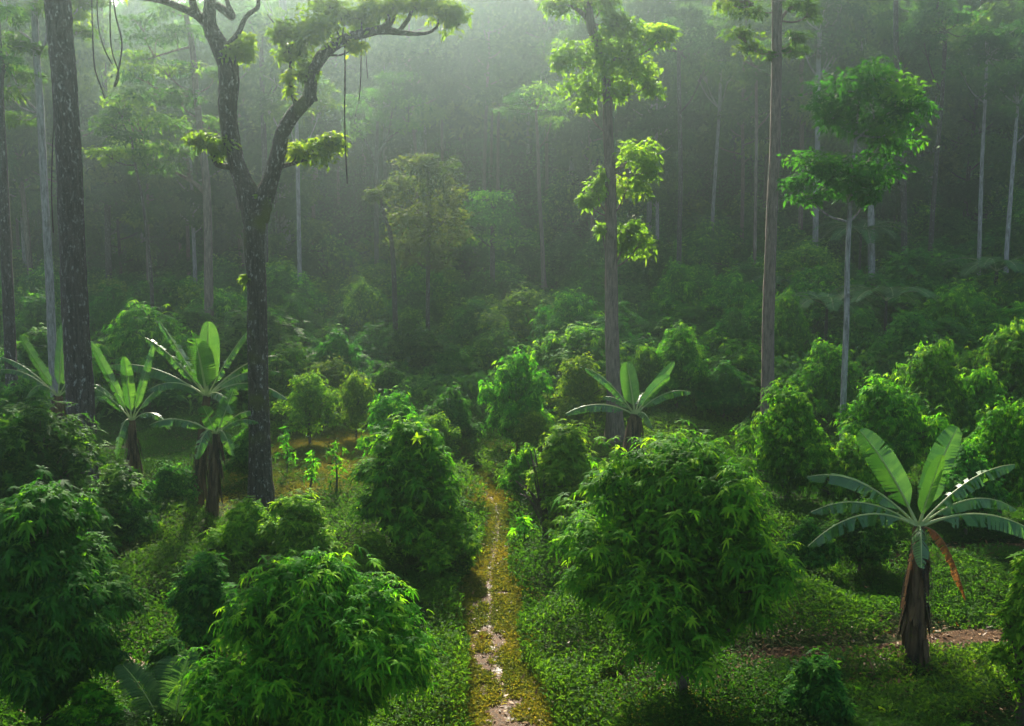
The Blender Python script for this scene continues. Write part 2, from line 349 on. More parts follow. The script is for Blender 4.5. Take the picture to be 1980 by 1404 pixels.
# ------------------------------------------------------------------ low vegetation on the ground (nobody could count it)
def mound(x, y):
    a = sstep(.42, .8, vnoise(x*.33+3, y*.33, 21))*.65+sstep(.35, .8, vnoise(x*.9, y*.9, 22))*.22
    for bx, by_, h, q in BUMPS: a = a+h*np.exp(-((x-bx)**2+(y-by_)**2)/(q*q))
    return a
BUMPS = [(*G(px, py)[:2], a, q) for px, py, a, q in [(1060, 1140, .75, 1.3), (1130, 1120, .6, 1.2), (850, 1200, .6, 1.1), (870, 1300, .6, 1.0), (1080, 1250, .45, 1.0), (890, 1075, .6, 1.2), (1180, 1240, .5, 1.2), (1500, 1215, .55, 1.4), (1600, 1205, .5, 1.3), (760, 1120, .5, 1.1), (1030, 1350, .35, .8), (880, 1390, .5, .9), (1010, 1020, .5, .9)]]
def field(n, y0, y1, bias=1.0, slack=2):
    y = y0*(y1/y0)**(rng.random(n)**bias); x = rng.uniform(-1, 1, n)*(y*.56+slack); return x, y
PAINTED_SUN = [(G(640, 905)[0], G(640, 905)[1], 3.2), (G(700, 860)[0], G(700, 860)[1], 2.2), (G(600, 860)[0], G(600, 860)[1], 2.0)]  # pool of sunlight left of the trail, painted with golden blades
def in_painted_sun(x, y):
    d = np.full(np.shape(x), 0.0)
    for a, b, q in PAINTED_SUN: d = np.maximum(d, np.exp(-((x-a)**2+((y-b)*.7)**2)/(q*q)))
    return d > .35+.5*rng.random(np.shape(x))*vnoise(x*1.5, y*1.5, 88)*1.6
def clear_of_paths(x, y, m=.0):
    return (dist_line(x, y, PATH, PHW) > m) & (dist_line(x, y, TRACK, THW) > m*.6) & (dist_line(x, y, TRACK2, THW2) > m*.6)
# grass
x, y = field(480000, 12, 50)
k = clear_of_paths(x, y, -.12) & (vnoise(x*.5, y*.5, 31) > .12) & ~in_painted_sun(x, y); x, y = x[k], y[k]
mh = mound(x, y); n = len(x); fr = rng.random(n)**.5
P = np.column_stack([x, y, T(x, y)+mh*fr*.85]); D = unit(np.column_stack([rng.normal(0, .8, n), rng.normal(0, .8, n), np.full(n, 1.)]))
L_ = rng.uniform(.06, .19, n)*(.7+y/50); tn = np.clip(vnoise(x*.25, y*.25, 41)*.8+rng.normal(0, .16, n), 0, 1)
g = Geo(); rhombs(g, P, D, rdir(n), L_, .022+y*.0009, tn, .35)
tag(obj("grass", g, M_grass), "green and yellow grass carpeting the clearing beside the trail", "grass", kind="stuff")
# leafy weeds heaped into low mounds
x, y = field(200000, 12, 60)
k = clear_of_paths(x, y, .12) & (vnoise(x*.33+3, y*.33, 21)+.25*vnoise(x*2, y*2, 5)+mound(x, y)*.5 > .62) & ~in_painted_sun(x, y); x, y = x[k], y[k]
mh = mound(x, y); n = len(x); P = np.column_stack([x, y, T(x, y)+mh*np.sqrt(rng.random(n))+.05]); D = unit(np.column_stack([rng.normal(0, 1, n), rng.normal(0, 1, n), rng.uniform(-.1, .9, n)]))
U = unit(np.column_stack([rng.normal(0, .3, n), rng.normal(0, .3, n), np.ones(n)])); tn = np.clip(.15+.6*vnoise(x*.5, y*.5, 42)+rng.normal(0, .09, n), 0, 1)
g = Geo(); L_ = rng.uniform(.035, .085, n)*(.75+y/60); rhombs(g, P, D, U, L_, L_*.5, tn, .3)
tag(obj("weeds", g, M_weed), "small leafy weeds heaped in low mounds along the trail", "weeds", kind="stuff")
# yellow dry grass on and beside the trail, worn away along a narrow winding track; golden blades also paint in a sunlit patch
def bed_ok(x, y):
    c = dist_line(x, y, PATH, PHW*0)
    wear = np.where(y < 20.5, .09+.32*sstep(.56, .72, vnoise(x*4.1+5, y*3.3, 91)), .10)
    return c+.05*rng.normal(size=np.shape(x)) > wear
g = Geo(); n = 110000; k = rng.integers(0, len(PATH), n); x = PATH[k, 0]+rng.uniform(-1.5, 1.5, n)*PHW[k]; y = PATH[k, 1]+rng.uniform(-.5, .5, n)
dd = dist_line(x, y, PATH, PHW); s = (dd < .1+.35*rng.random(n)) & bed_ok(x, y); x, y = x[s], y[s]
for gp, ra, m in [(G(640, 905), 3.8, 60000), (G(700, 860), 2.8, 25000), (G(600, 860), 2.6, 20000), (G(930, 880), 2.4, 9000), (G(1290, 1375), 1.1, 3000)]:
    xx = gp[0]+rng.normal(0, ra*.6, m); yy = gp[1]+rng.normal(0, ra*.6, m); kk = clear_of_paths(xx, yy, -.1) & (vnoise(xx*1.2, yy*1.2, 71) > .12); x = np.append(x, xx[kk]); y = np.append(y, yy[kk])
n = len(x)
P = np.column_stack([x, y, T(x, y)+.02]); D = unit(np.column_stack([rng.normal(0, .9, n), rng.normal(0, .9, n), np.ones(n)]))
rhombs(g, P, D, rdir(n), rng.uniform(.06, .17, n), .026, np.clip(vnoise(x*.8, y*.8, 93)+rng.normal(0, .2, n), 0, 1), .4)
tag(obj("dry_and_sun_painted_grass", g, M_dry_sun_grass), "short yellowing dry grass along the muddy trail, and golden blades coloured as a sunlit patch", "grass", kind="stuff")
# leaf litter
x, y = field(60000, 12.5, 34, slack=1)
pr = .02+.9*sstep(.5, .7, vnoise(x*.3, y*.3, 51))*sstep(21, 16, y); dt = np.minimum(dist_line(x, y, TRACK, THW), dist_line(x, y, TRACK2, THW2)); pr = np.maximum(pr, np.where(dt < .4, .75, 0)); dp = dist_line(x, y, PATH, PHW); pr = np.where(dp < 0, .35, pr)
k = rng.random(len(x)) < pr*.6; x, y = x[k], y[k]; n = len(x); g = Geo()
P = np.column_stack([x, y, T(x, y)+.035+.03*rng.random(n)]); D = unit(np.column_stack([rng.normal(0, 1, n), rng.normal(0, 1, n), rng.normal(.1, .25, n)])); U = unit(np.column_stack([rng.normal(0, .35, n), rng.normal(0, .35, n), np.ones(n)]))
L_ = rng.uniform(.05, .14, n); rhombs(g, P, D, U, L_, L_*.42, np.clip(rng.normal(.45, .28, n), 0, 1), -.1)
tag(obj("leaf_litter", g, M_litter), "brown and orange fallen leaves scattered over bare soil", "fallen leaves", kind="stuff")

# ------------------------------------------------------------------ shrubs and young fruit trees
def dome(Rr, H, nlobes, r, squash=.9, lobe=.36, low=.2):
    """two sizes of lobes make the crown: boughs round the trunk, and leafy tufts on every bough"""
    e1 = r.uniform(1.3, 2.1); e2 = r.uniform(.75, 1.0); ph = r.uniform(0, 6.28, 3); am = r.uniform(.07, .2, 3)
    out = [(0, 0, low*H+.38*H, Rr*.5, Rr*.5, H*.32)]; nm = max(9, nlobes//2)
    for k in range(nm):
        a = k*2.39996+r.uniform(-.35, .35); zz = -.5+1.45*((k+.5)/nm)**.9; cz = low*H+(1-low)*H*.36; z = cz+zz*(H-cz)*(.78 if zz > 0 else .7)+r.normal(0, .03)*H
        rr = Rr*((1-min(zz, 1)**e1)**e2 if zz > 0 else 1-.9*zz*zz)*(r.uniform(.6, .92) if zz < .3 else r.uniform(.45, .8))*(1+am[0]*math.sin(a+ph[0])+am[1]*math.sin(2*a+ph[1])+am[2]*math.sin(3*a+zz*2+ph[2]))
        s = Rr*lobe*r.uniform(.75, 1.3)*(1-.3*max(zz, 0)); c = np.array([rr*math.cos(a), rr*math.sin(a), z])
        for q in range(8):
            d = rdir(1, r)[0]; d[2] = abs(d[2])*.9-.25; d[:2] += .5*np.array([math.cos(a), math.sin(a)]); d = unit(d); p = c+d*s*np.array([.85, .85, .8])*r.uniform(.7, 1.1); t = s*r.uniform(.32, .55)
            out.append((*p, t, t, t*squash))
    return out
def bush_geo(Rr, H, nros, nl, L_, Wd, droop, seed, nlobes=22, lobe=.36, low=.14, simple=False, core=.25, spread=(1.0, 1.45)):
    r = np.random.default_rng(seed); lb = dome(Rr, H, nlobes, r, squash=.66, lobe=lobe*1.05, low=low)
    P, A = shell_points(lb, nros, r, low=-.12); P = P+A*(r.random((nros, 1))**4)*.26*Rr
    kx = Rr*.97/np.percentile(np.hypot(P[:, 0], P[:, 1]), 96); kz = H/P[:, 2].max(); kv = np.array([kx, kx, kz]); P = P*kv
    lb = [(l[0]*kx, l[1]*kx, l[2]*kz, l[3]*kx, l[4]*kx, l[5]*kz) for l in lb]; A = unit(A+np.array([0, 0, .8])+r.normal(0, .25, A.shape))
    g = Geo(); rosettes(g, P, A, nl, L_*r.uniform(.75, 1.2, nros), Wd, droop, r, spread, simple=simple)
    n2 = int(nros*core*nl)
    P2 = rdir(n2, r)*(r.random((n2, 1))**.45)*np.array([Rr*.62, Rr*.62, (1-low)*H*.40])+np.array([0, 0, low*H+(1-low)*H*.42])
    rhombs(g, P2, rdir(n2, r), rdir(n2, r), L_*1.1, L_*.5, np.clip(r.normal(.4, .2, n2), 0, 1))
    # woody frame
    w = Geo(); tr = max(.03, .016*H+.02)
    tube(w, [(0, 0, -.3), (.03*Rr, .02*Rr, .25*H), (-.02*Rr, .03*Rr, .6*H), (0, 0, .85*H)], [tr*1.2, tr, tr*.6, tr*.2], 7, 4, r=r)
    for l in lb[1::3]:
        z0 = r.uniform(.15, .5)*H; tube(w, [(0, 0, z0), (l[0]*.5, l[1]*.5, (z0+l[2])*.5+.02*H), (l[0], l[1], l[2])], [tr*.5, tr*.3, tr*.12], 5, 3, r=r)
    return g, w
def bush(name, label, cat, base, g, w, leafmat, barkmat, rz=0, sc=(1, 1, 1), group=None):
    t = thing(name, label, cat, tuple(base), group, rz); t.scale = sc
    obj("foliage", g, leafmat, t); obj("trunk", w, barkmat, t, smooth=True); return t
def size_of(px, py, rx, ry, by):
    """metres from picture measure: crown centre, half sizes, and the row its foot stands on"""
    b = G(px, by); s = b[1]/FPX*1.0; top = W(px, py-ry, b[1])[2]-b[2]; return b, rx*s, top

# big ones near the viewer, each its own mesh
LBL = {}
def hero_bush(name, label, cat, px, py, rx, ry, by, nros, nl, L_, Wd, droop, seed, mat, lobe=.27, nlobes=44, low=.16, bark=None, rz=0, core=.25, foot=None):
    b, Rr, H = size_of(foot or px, py, rx, ry, by)
    g, w = bush_geo(Rr, H, nros, nl, L_, Wd, droop, seed, nlobes, lobe, low, core=core)
    c = W(px, py, b[1]); t = bush(name, label, cat, b, g, w, mat, bark or B_thin, rz)
    if foot: 
        for ch in t.children:
            if ch.name.startswith("foliage"): ch.location.x = c[0]-b[0]
    return t
hero_bush("fruit_tree", "largest rounded fruit tree with drooping whorled leaves standing close beside the trail", "fruit tree", 1310, 1050, 272, 238, 1398, 8100, 8, 0.155, .25, .6, 101, M_fresh, low=.24, nlobes=48)
hero_bush("fruit_tree", "dark drooping fruit tree cut by the bottom edge, across the trail from the largest", "fruit tree", 625, 1235, 222, 190, 1475, 7290, 8, 0.149, .25, .65, 102, M_fresh, low=.12, nlobes=44)
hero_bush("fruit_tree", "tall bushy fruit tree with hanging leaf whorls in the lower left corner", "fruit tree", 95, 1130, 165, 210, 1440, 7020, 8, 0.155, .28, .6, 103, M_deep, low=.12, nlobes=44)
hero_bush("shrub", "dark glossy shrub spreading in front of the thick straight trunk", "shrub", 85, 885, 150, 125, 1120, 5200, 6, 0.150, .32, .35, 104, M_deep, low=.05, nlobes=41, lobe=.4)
hero_bush("fruit_tree", "bright green domed fruit tree just left of the trail bend", "fruit tree", 797, 920, 112, 125, 1090, 4800, 7, 0.163, .3, .5, 105, M_fresh, low=.08)
hero_bush("shrub", "low leafy shrub spilling around the foot of the bright domed fruit tree", "shrub", 850, 1045, 80, 55, 1110, 2600, 6, 0.102, .36, .3, 106, M_loose, low=0, nlobes=25)
hero_bush("shrub", "airy yellowish shrub with a thin dark stem between trail and largest fruit tree", "shrub", 1092, 910, 88, 100, 1075, 3000, 6, 0.129, .34, .35, 107, M_loose, low=.3, nlobes=28, foot=1052)
hero_bush("shrub", "loose low shrub wrapped around the foot of the forked tree", "shrub", 480, 1015, 72, 50, 1090, 2200, 6, 0.129, .32, .4, 108, M_loose, low=.02, nlobes=25)
hero_bush("shrub", "loose yellow-green shrub standing between the forked tree and the bright domed fruit tree", "shrub", 585, 1010, 75, 60, 1110, 2600, 6, 0.129, .32, .4, 109, M_loose, low=.02, nlobes=25)
hero_bush("shrub", "small dark glossy shrub on bare soil at the bottom, before the large banana plant", "shrub", 1580, 1335, 78, 75, 1430, 2200, 6, 0.102, .36, .3, 110, M_deep, low=.02, nlobes=28)
hero_bush("shrub", "sprawling small-leaved shrub beside the palm fronds at the bottom edge", "shrub", 185, 1370, 72, 55, 1470, 1800, 6, 0.102, .4, .3, 111, M_fresh, low=.02, nlobes=22)
hero_bush("shrub", "thin upright shrub with broad leaves cut by the right edge of the view", "shrub", 1972, 1190, 55, 120, 1400, 1400, 5, 0.136, .4, .35, 112, M_loose, low=.1, nlobes=22, core=.1)
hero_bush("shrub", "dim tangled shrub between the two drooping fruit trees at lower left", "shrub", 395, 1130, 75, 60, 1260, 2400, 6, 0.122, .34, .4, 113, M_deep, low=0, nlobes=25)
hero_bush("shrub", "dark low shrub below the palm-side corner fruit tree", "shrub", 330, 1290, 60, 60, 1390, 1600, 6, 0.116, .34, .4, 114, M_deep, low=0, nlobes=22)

# prototypes for the shrubs farther off (radius 1.8 m, height 3.4 m), copied with dup()
protos = {}
def proto(key, mat, seed, nros, nl, L_, Wd, droop, lobe, nlobes, low=.1):
    nl, L_, Wd, droop = [(7, .15, .34, .45), (8, .135, .30, .6), (5, .125, .5, .25), (6, .17, .38, .4), (5, .15, .46, .3), (7, .16, .32, .6)][key]; nros = 3600
    g, w = bush_geo(1.8, 3.4, nros, nl, L_, Wd, droop, seed, nlobes, lobe, low, simple=False)
    return g.mesh("foliage", mat), w.mesh("trunk", B_thin, smooth=True)
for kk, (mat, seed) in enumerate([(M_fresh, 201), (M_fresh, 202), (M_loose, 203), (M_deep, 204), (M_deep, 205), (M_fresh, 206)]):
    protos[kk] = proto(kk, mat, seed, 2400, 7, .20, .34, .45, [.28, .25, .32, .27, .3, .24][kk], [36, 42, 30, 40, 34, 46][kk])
first = {}
def mid_bush(kk, px, py, rx, ry, by, label, group=None, base=None, Rr=None, H=None, name="young_tree", cat="young tree"):
    if base is None: base, Rr, H = size_of(px, py, rx, ry, by)
    sc = (Rr/1.62*rng.uniform(.9, 1.12), Rr/1.62*rng.uniform(.9, 1.12), H/3.35)
    if kk not in first:
        t = thing(name, label, cat, tuple(base), group, rng.uniform(0, 6)); t.scale = sc
        obj("foliage", protos[kk][0], None, t); obj("trunk", protos[kk][1], None, t); first[kk] = t
        return t
    t = dup(first[kk], tuple(base), rng.uniform(0, 6), sc, label, group); t.name = name; t["category"] = cat
    if not group and "group" in t.keys(): del t["group"]
    return t
GY = "rounded young trees in the clearing"
for a in [
 (0, 765, 805, 62, 55, 925, "yellow-green young tree peeking out behind the bright domed fruit tree"),
 (0, 1000, 752, 74, 82, 885, "rounded young tree behind the far end of the trail, lit on its top"),
 (2, 1118, 728, 60, 52, 850, "yellowish young tree between the rounded one and the brown trunk"),
 (2, 1030, 838, 42, 52, 905, "small loose young tree just right of where the trail disappears"),
 (1, 1308, 682, 74, 64, 800, "rounded young tree beyond the small banana plant"),
 (1, 1520, 835, 100, 100, 985, "broad yellow-green young tree at the foot of the tall brown trunk"),
 (5, 1705, 810, 90, 88, 960, "broad young tree behind the slender mottled trunk"),
 (1, 1790, 745, 85, 95, 890, "tall domed young tree rising behind the big banana plant"),
 (5, 1832, 625, 56, 68, 745, "cone-topped young tree farthest up the dark slope"),
 (1, 1520, 645, 62, 90, 770, "narrow-topped young tree right behind the tall brown trunk"),
 (3, 1420, 655, 52, 66, 770, "dim young tree to one side of the tall brown trunk"),
 (5, 1945, 695, 70, 78, 830, "domed young tree cut by the right edge, upper one of two"),
 (1, 1930, 855, 85, 88, 1010, "domed young tree behind the big banana plant's outer leaves"),
 (3, 560, 625, 48, 62, 740, "hazy young tree beside the upper trunk of the forked tree"),
 (2, 705, 590, 48, 60, 705, "pale hazy young tree in front of the bronze-crowned tree's thin neighbour"),
 (3, 650, 690, 68, 62, 800, "dull green young tree behind the sunlit grass"),
 (3, 870, 795, 52, 52, 880, "dark young tree in the hollow behind the trail's end"),
 (3, 880, 705, 48, 42, 770, "low dark young tree under the bronze-crowned tree"),
 (3, 940, 572, 62, 52, 670, "dusky young tree beneath the misty rounded tree"),
 (3, 1010, 645, 58, 44, 715, "dusky low young tree at the foot of the leaning thin trunk"),
 (0, 1130, 640, 50, 40, 720, "light young tree left of the brown trunk, in front of the far banana plant"),
 (3, 1130, 540, 52, 52, 640, "misty young tree behind the far banana plant"),
 (0, 1215, 625, 42, 36, 700, "small young tree just right of the brown trunk, in mist"),
 (3, 1290, 590, 45, 38, 670, "dark small young tree on the lower slope above the rounded one"),
 (4, 1360, 575, 50, 45, 660, "dark young tree on the lower slope beyond the dim one"),
 (4, 1660, 650, 55, 60, 760, "shadowy young tree behind the slender mottled trunk's upper part"),
 (4, 330, 580, 72, 52, 700, "dense dark young tree behind the tallest banana plant"),
 (3, 215, 600, 70, 55, 720, "dense dark young tree right of the thick straight trunk"),
 (4, 430, 600, 50, 48, 710, "dark young tree between banana leaves and the forked tree"),
 (4, 80, 620, 62, 60, 740, "dark young tree behind the pale mottled trunk's foot"),
 (3, 745, 740, 48, 42, 810, "small dim young tree at the foot of the thin dark trunk"),
 (2, 690, 760, 42, 48, 850, "thin yellowish young tree behind the sunlit grass, next to the dim one"),
 (2, 600, 760, 55, 50, 860, "small olive young tree beside the forked tree's lower trunk"),
 (4, 1660, 1020, 62, 60, 1110, "low shadowed young tree behind the big banana plant's stem"),
 (3, 480, 860, 45, 45, 930, "dim young tree half hidden by the forked tree's trunk"),
 (2, 640, 735, 62, 48, 815, "olive young tree behind the thin sapling stems, tops touching the dull green one"),
 (3, 720, 670, 62, 48, 752, "dark young tree at the foot of the bronze-green tree's crooked neighbour"),
 (2, 845, 835, 40, 42, 905, "small yellowish young tree right behind the bright domed fruit tree's shoulder"),
 (0, 1065, 690, 52, 48, 790, "young tree filling the gap between the two rounded ones left of the brown trunk"),
 (5, 1245, 705, 46, 42, 800, "young tree right behind the small banana plant's upright leaves"),
 (1, 1600, 715, 66, 62, 830, "young tree between the tall brown trunk and the slender mottled trunk"),
 (5, 1640, 905, 62, 66, 1020, "young tree just left of the big banana plant's highest leaf"),
 (3, 1865, 920, 66, 66, 1040, "shaded young tree right of the big banana plant's highest leaves"),
 (4, 1745, 655, 62, 62, 780, "dark young tree above the tall domed one"),
 (5, 1885, 770, 66, 66, 890, "young tree wedged between the tall domed one and the right-edge pair"),
 (4, 1965, 590, 60, 56, 700, "dark young tree high at the right edge below the pale poles"),
 (3, 1400, 735, 50, 44, 815, "low dark young tree on the open dark ground left of the tall brown trunk"),
 (3, 230, 985, 66, 55, 1075, "low dark young tree under the shadowed banana plant's leaves"),
 (4, 330, 935, 50, 45, 1010, "small dark young tree between two banana stems"),
 (2, 720, 1065, 50, 42, 1130, "small leafy young tree at the left foot of the bright domed fruit tree"),
 (0, 1015, 905, 46, 48, 985, "small bright young tree at the trail's right side near its far end"),
 (2, 1130, 985, 60, 70, 1100, "loose yellow-green young tree touching the largest fruit tree's left flank"),
 (3, 1560, 1040, 50, 45, 1120, "low dark young tree behind the largest fruit tree's right flank"),
 (4, 60, 780, 66, 55, 900, "dark young tree above the dark glossy shrub at the left edge"),
]: mid_bush(*a, group=GY)

# ------------------------------------------------------------------ saplings in the sunlit grass
def sapling(px, by, hpx, label, seed, lean=0):
    b = G(px, by); s = b[1]/FPX; H = hpx*s; r = np.random.default_rng(seed)
    w = Geo(); top = np.array([lean*s, 0, H]); tube(w, [(0, 0, -.1), top*.5+np.array([.03, 0, 0]), top], [.035, .028, .012], 6, 4, r=r)
    g = Geo(); n = 34; t = .4+.65*r.random(n); P = top*t[:, None]+r.normal(0, .13, (n, 3)); rosettes(g, P, unit(r.normal(0, 1, (n, 3))+[0, 0, 1]), 6, .16, .36, .4, r)
    t_ = thing("sapling", label, "sapling", tuple(b), "young saplings in the sunlit grass"); obj("stem", w, B_thin, t_, smooth=True); obj("foliage", g, M_fresh, t_)
sapling(555, 915, 75, "thin sapling nearest the forked tree's trunk in the sunlit grass", 1)
sapling(597, 952, 78, "leaning pinkish sapling stem in the middle of the sunlit grass", 2, 12)
sapling(650, 955, 80, "leafy sapling beside the bright domed fruit tree in the sunlit grass", 3)
sapling(625, 840, 60, "faint small sapling at the far side of the sunlit grass", 4, 8)
sapling(1012, 1065, 58, "short dark broken-topped sapling stem right of the trail", 5)

# ------------------------------------------------------------------ trees
def clump_leaves(g, c, rad, n, L_, r=rng, flat=.62, tone=None):
    """one spray of foliage: several small puffs round c"""
    rad = np.array(rad, float); k = max(6, int(9+rad.max()*4)); lb = []
    for i in range(k):
        d = rdir(1, r)[0]*r.uniform(.3, 1.0); s = r.uniform(.2, .36)
        lb.append((*(c+d*rad), *(rad*s)))
    P, A = shell_points(lb, n, r, shell=(.2, 1.35), low=-.8); P = P+r.normal(0, 1, P.shape)*rad*.15
    A = unit(A+np.array([0, 0, .6])+r.normal(0, .35, A.shape)); D = unit(np.cross(A, rdir(n, r))+A*.25)
    t0 = np.clip(r.normal(.45, .2)+r.normal(0, .13, n), 0, 1) if tone is None else tone
    rhombs(g, P, D, A, L_*r.uniform(.7, 1.25, n), L_*.5, t0, .3)
def px_tree(name, label, cat, trunk, Y, by, clumps, leafmat, bark, limbs=(), dens=1.0, L_=.2, depth=.8, group=None, seed=0, sides=12, flare=.6, extra=None):
    """trunk: rows (px, py, width px) from top to the lowest visible point; clumps: (px, py, rx, ry[, dy])"""
    r = np.random.default_rng(500+seed); s = Y/FPX
    tr = sorted(trunk, key=lambda p: -p[1])
    b = base_at(tr[0][0], Y, tr[0][1]); pts = []; rad = []
    low = W(tr[0][0], tr[0][1], Y)
    if low[2] > b[2]+.1: pts.append(b+[0, 0, -.3]); rad.append(tr[0][2]*s*.53)
    for p in tr:
        q = W(p[0], p[1], Y); 
        if q[2] > b[2]-.2: q[1] += r.normal(0, .02); pts.append(q); rad.append(p[2]*s*.5)
    w = Geo(); tube(w, np.array(pts), rad, sides, 8, .045, r, flare=flare)
    for L0 in limbs:
        rows = np.array([(*W(p[0], p[1], Y+(p[3] if len(p) > 3 else 0)), p[2]*s*.5) for p in L0]); tube(w, rows[:, :3], rows[:, 3], 8, 6, .06, r)
    t = thing(name, label, cat, tuple(b), group)
    g = Geo(); lim = w; pa = np.array(pts)
    for c in clumps:
        px_, py_, rx, ry = c[:4]; dy = c[4] if len(c) > 4 else r.uniform(-.5, .5)*depth*rx*s
        cc = W(px_, py_, Y+dy); rad3 = np.array([rx*s, max(rx*s*depth, .25), ry*s])
        n = int(dens*210*(rx*s+.3)*(ry*s+.3)/.09*.16/ (L_/.2)**2)+30
        clump_leaves(g, cc, rad3, n, L_, r)
        # limb from the nearest lower point of the trunk
        allp = [pa]+[np.array([W(p[0], p[1], Y) for p in L0]) for L0 in limbs]; ap = np.vstack(allp)
        d = np.linalg.norm(ap-cc, axis=1)+np.maximum(ap[:, 2]-cc[2]+rad3[2]*.2, 0)*2.5; q = ap[d.argmin()]
        rr0 = .012+.014*np.linalg.norm(cc-q)**.7
        mid = (q+cc)/2; mid[2] -= .12*np.linalg.norm(cc-q); tube(lim, [q, mid, cc], [rr0*1.5, rr0, rr0*.4], 6, 5, .1, r)
        for z in range(4):
            e = cc+rdir(1, r)[0]*rad3*.75; tube(lim, [(mid+cc)/2, (cc+e)/2+[0, 0, .05], e], [rr0*.6, rr0*.4, rr0*.2], 5, 3, .1, r)
    obj("trunk", w, bark, t, origin=b, smooth=True)
    if clumps: obj("crown", g, leafmat, t, origin=b); pass
    return t, b

TALL = "tall trees of the forest edge"
# thick straight trunk
px_tree("tree", "thickest straight dark trunk rising through the whole view behind the dark glossy shrub", "tree",
  [(102, -160, 42), (110, -40, 46), (118, 80, 46), (124, 150, 45), (133, 300, 46), (139, 450, 47), (146, 600, 49), (152, 700, 51), (158, 820, 54), (163, 960, 58)], 24, 1000,
  [(60, -210, 130, 50), (180, -240, 130, 60), (100, -300, 160, 60), (-60, -250, 120, 50), (20, -150, 110, 40), (220, -170, 110, 40)], M_canopy, B_dark, seed=1, dens=.7, L_=.24, sides=18)
# forked tree
Yf = 26.3
t_fork, b_fork = px_tree("forked_tree", "dark mossy tree whose trunk forks into two curving limbs", "tree",
  [(493, 400, 52), (492, 430, 44), (493, 480, 39), (497, 560, 38), (498, 650, 39), (500, 760, 40), (502, 860, 42), (505, 985, 46)], Yf, 985,
  [(575, 70, 45, 30), (620, 55, 50, 32), (665, 40, 50, 30), (640, 20, 60, 25), (700, 30, 45, 25), (690, 92, 20, 12), (870, 30, 35, 30), (845, 20, 45, 25), (800, 5, 45, 20), (740, 10, 45, 22), (560, 100, 25, 20), (540, 60, 20, 18),
   (462, 100, 32, 22), (470, 85, 20, 16), (610, 288, 42, 26), (635, 275, 26, 22), (575, 300, 28, 18), (395, 272, 28, 16), (430, 288, 24, 22), (375, 268, 20, 10), (505, 388, 12, 12), (478, 535, 12, 9), (590, 135, 22, 16), (565, 160, 12, 22),
   (330, -60, 90, 40), (430, -90, 100, 45), (560, -90, 100, 45), (760, -80, 110, 40)], M_gold, B_fork, seed=2, dens=1.6, L_=.18, sides=16,
  limbs=[[(493, 425, 46), (484, 385, 44), (468, 345, 34), (456, 310, 31), (446, 262, 32), (440, 210, 34), (443, 165, 37), (440, 125, 36), (424, 88, 32), (406, 50, 26), (406, 10, 22), (410, -50, 18), (430, -110, 8)],
         [(495, 425, 46), (505, 392, 42), (522, 352, 30), (537, 300, 28), (548, 254, 26), (570, 218, 25), (597, 188, 24), (604, 142, 22), (626, 105, 21), (660, 80, 19), (698, 66, 17), (738, 58, 16), (775, 63, 10), (820, 65, 6), (843, 54, 5), (848, 36, 3)],
         [(408, 56, 20), (385, 32, 18), (356, 18, 14), (313, 2, 11), (250, -6, 7), (210, -14, 4)],
         [(390, 36, 12), (377, 18, 14), (368, -10, 13), (350, -60, 8)],
         [(440, 88, 10), (462, 62, 10), (476, 32, 9), (498, 14, 8), (503, -10, 7), (540, -70, 4)],
         [(418, 10, 14), (436, 22, 15), (450, 33, 14), (440, 5, 8), (430, -30, 5)],
         [(448, 324, 11), (420, 318, 11), (413, 300, 8), (411, 276, 5)],
         [(574, 212, 9), (560, 160, 8), (562, 120, 6), (556, 96, 4), (540, 60, 3), (517, 28, 2)],
         [(561, 125, 5), (572, 110, 4), (590, 100, 3)],
         [(742, 56, 16), (756, 36, 14), (763, 0, 11), (768, -60, 7)],
         [(772, 60, 9), (790, 36, 8), (800, 18, 6), (838, 3, 3)],
         [(604, 180, 12), (611, 196, 8)],
         [(538, 322, 10), (560, 318, 7), (600, 306, 4)]])
# brown trunk with clinging foliage
px_tree("tree", "brown-trunked tree with lit leaf clusters clinging along its trunk above the small banana plant", "tree",
  [(1138, 10, 15), (1142, 45, 17), (1152, 78, 17), (1166, 120, 17), (1174, 180, 18), (1176, 260, 20), (1180, 330, 21), (1181, 420, 23), (1182, 520, 25), (1183, 640, 27), (1186, 740, 29), (1190, 860, 33)], 34.5, 860,
  [(1108, 108, 36, 24), (1085, 122, 22, 14), (1130, 165, 42, 28), (1128, 200, 22, 18), (1180, 130, 45, 40), (1215, 90, 50, 34), (1270, 65, 45, 22), (1290, 70, 26, 18), (1235, 140, 40, 36), (1260, 165, 24, 26), (1200, 175, 40, 22), (1165, 90, 30, 24), (1205, 55, 35, 20),
   (1225, 300, 38, 32), (1245, 335, 30, 40), (1215, 360, 34, 22), (1150, 370, 30, 24), (1165, 335, 14, 20), (1135, 390, 16, 12), (1215, 445, 26, 24), (1240, 470, 28, 24), (1205, 480, 20, 18), (1163, 445, 12, 8),
   (1075, 10, 35, 16), (1120, -5, 50, 20), (1165, 15, 40, 24), (1190, 40, 26, 18), (1100, -70, 90, 35), (1190, -60, 80, 35)], M_gold, B_brown, seed=3, dens=1.5, L_=.22, sides=14,
  limbs=[[(1140, 42, 12), (1128, 28, 9), (1108, 14, 6), (1090, 8, 4)], [(1138, 12, 14), (1135, -40, 11), (1150, -90, 6)]])
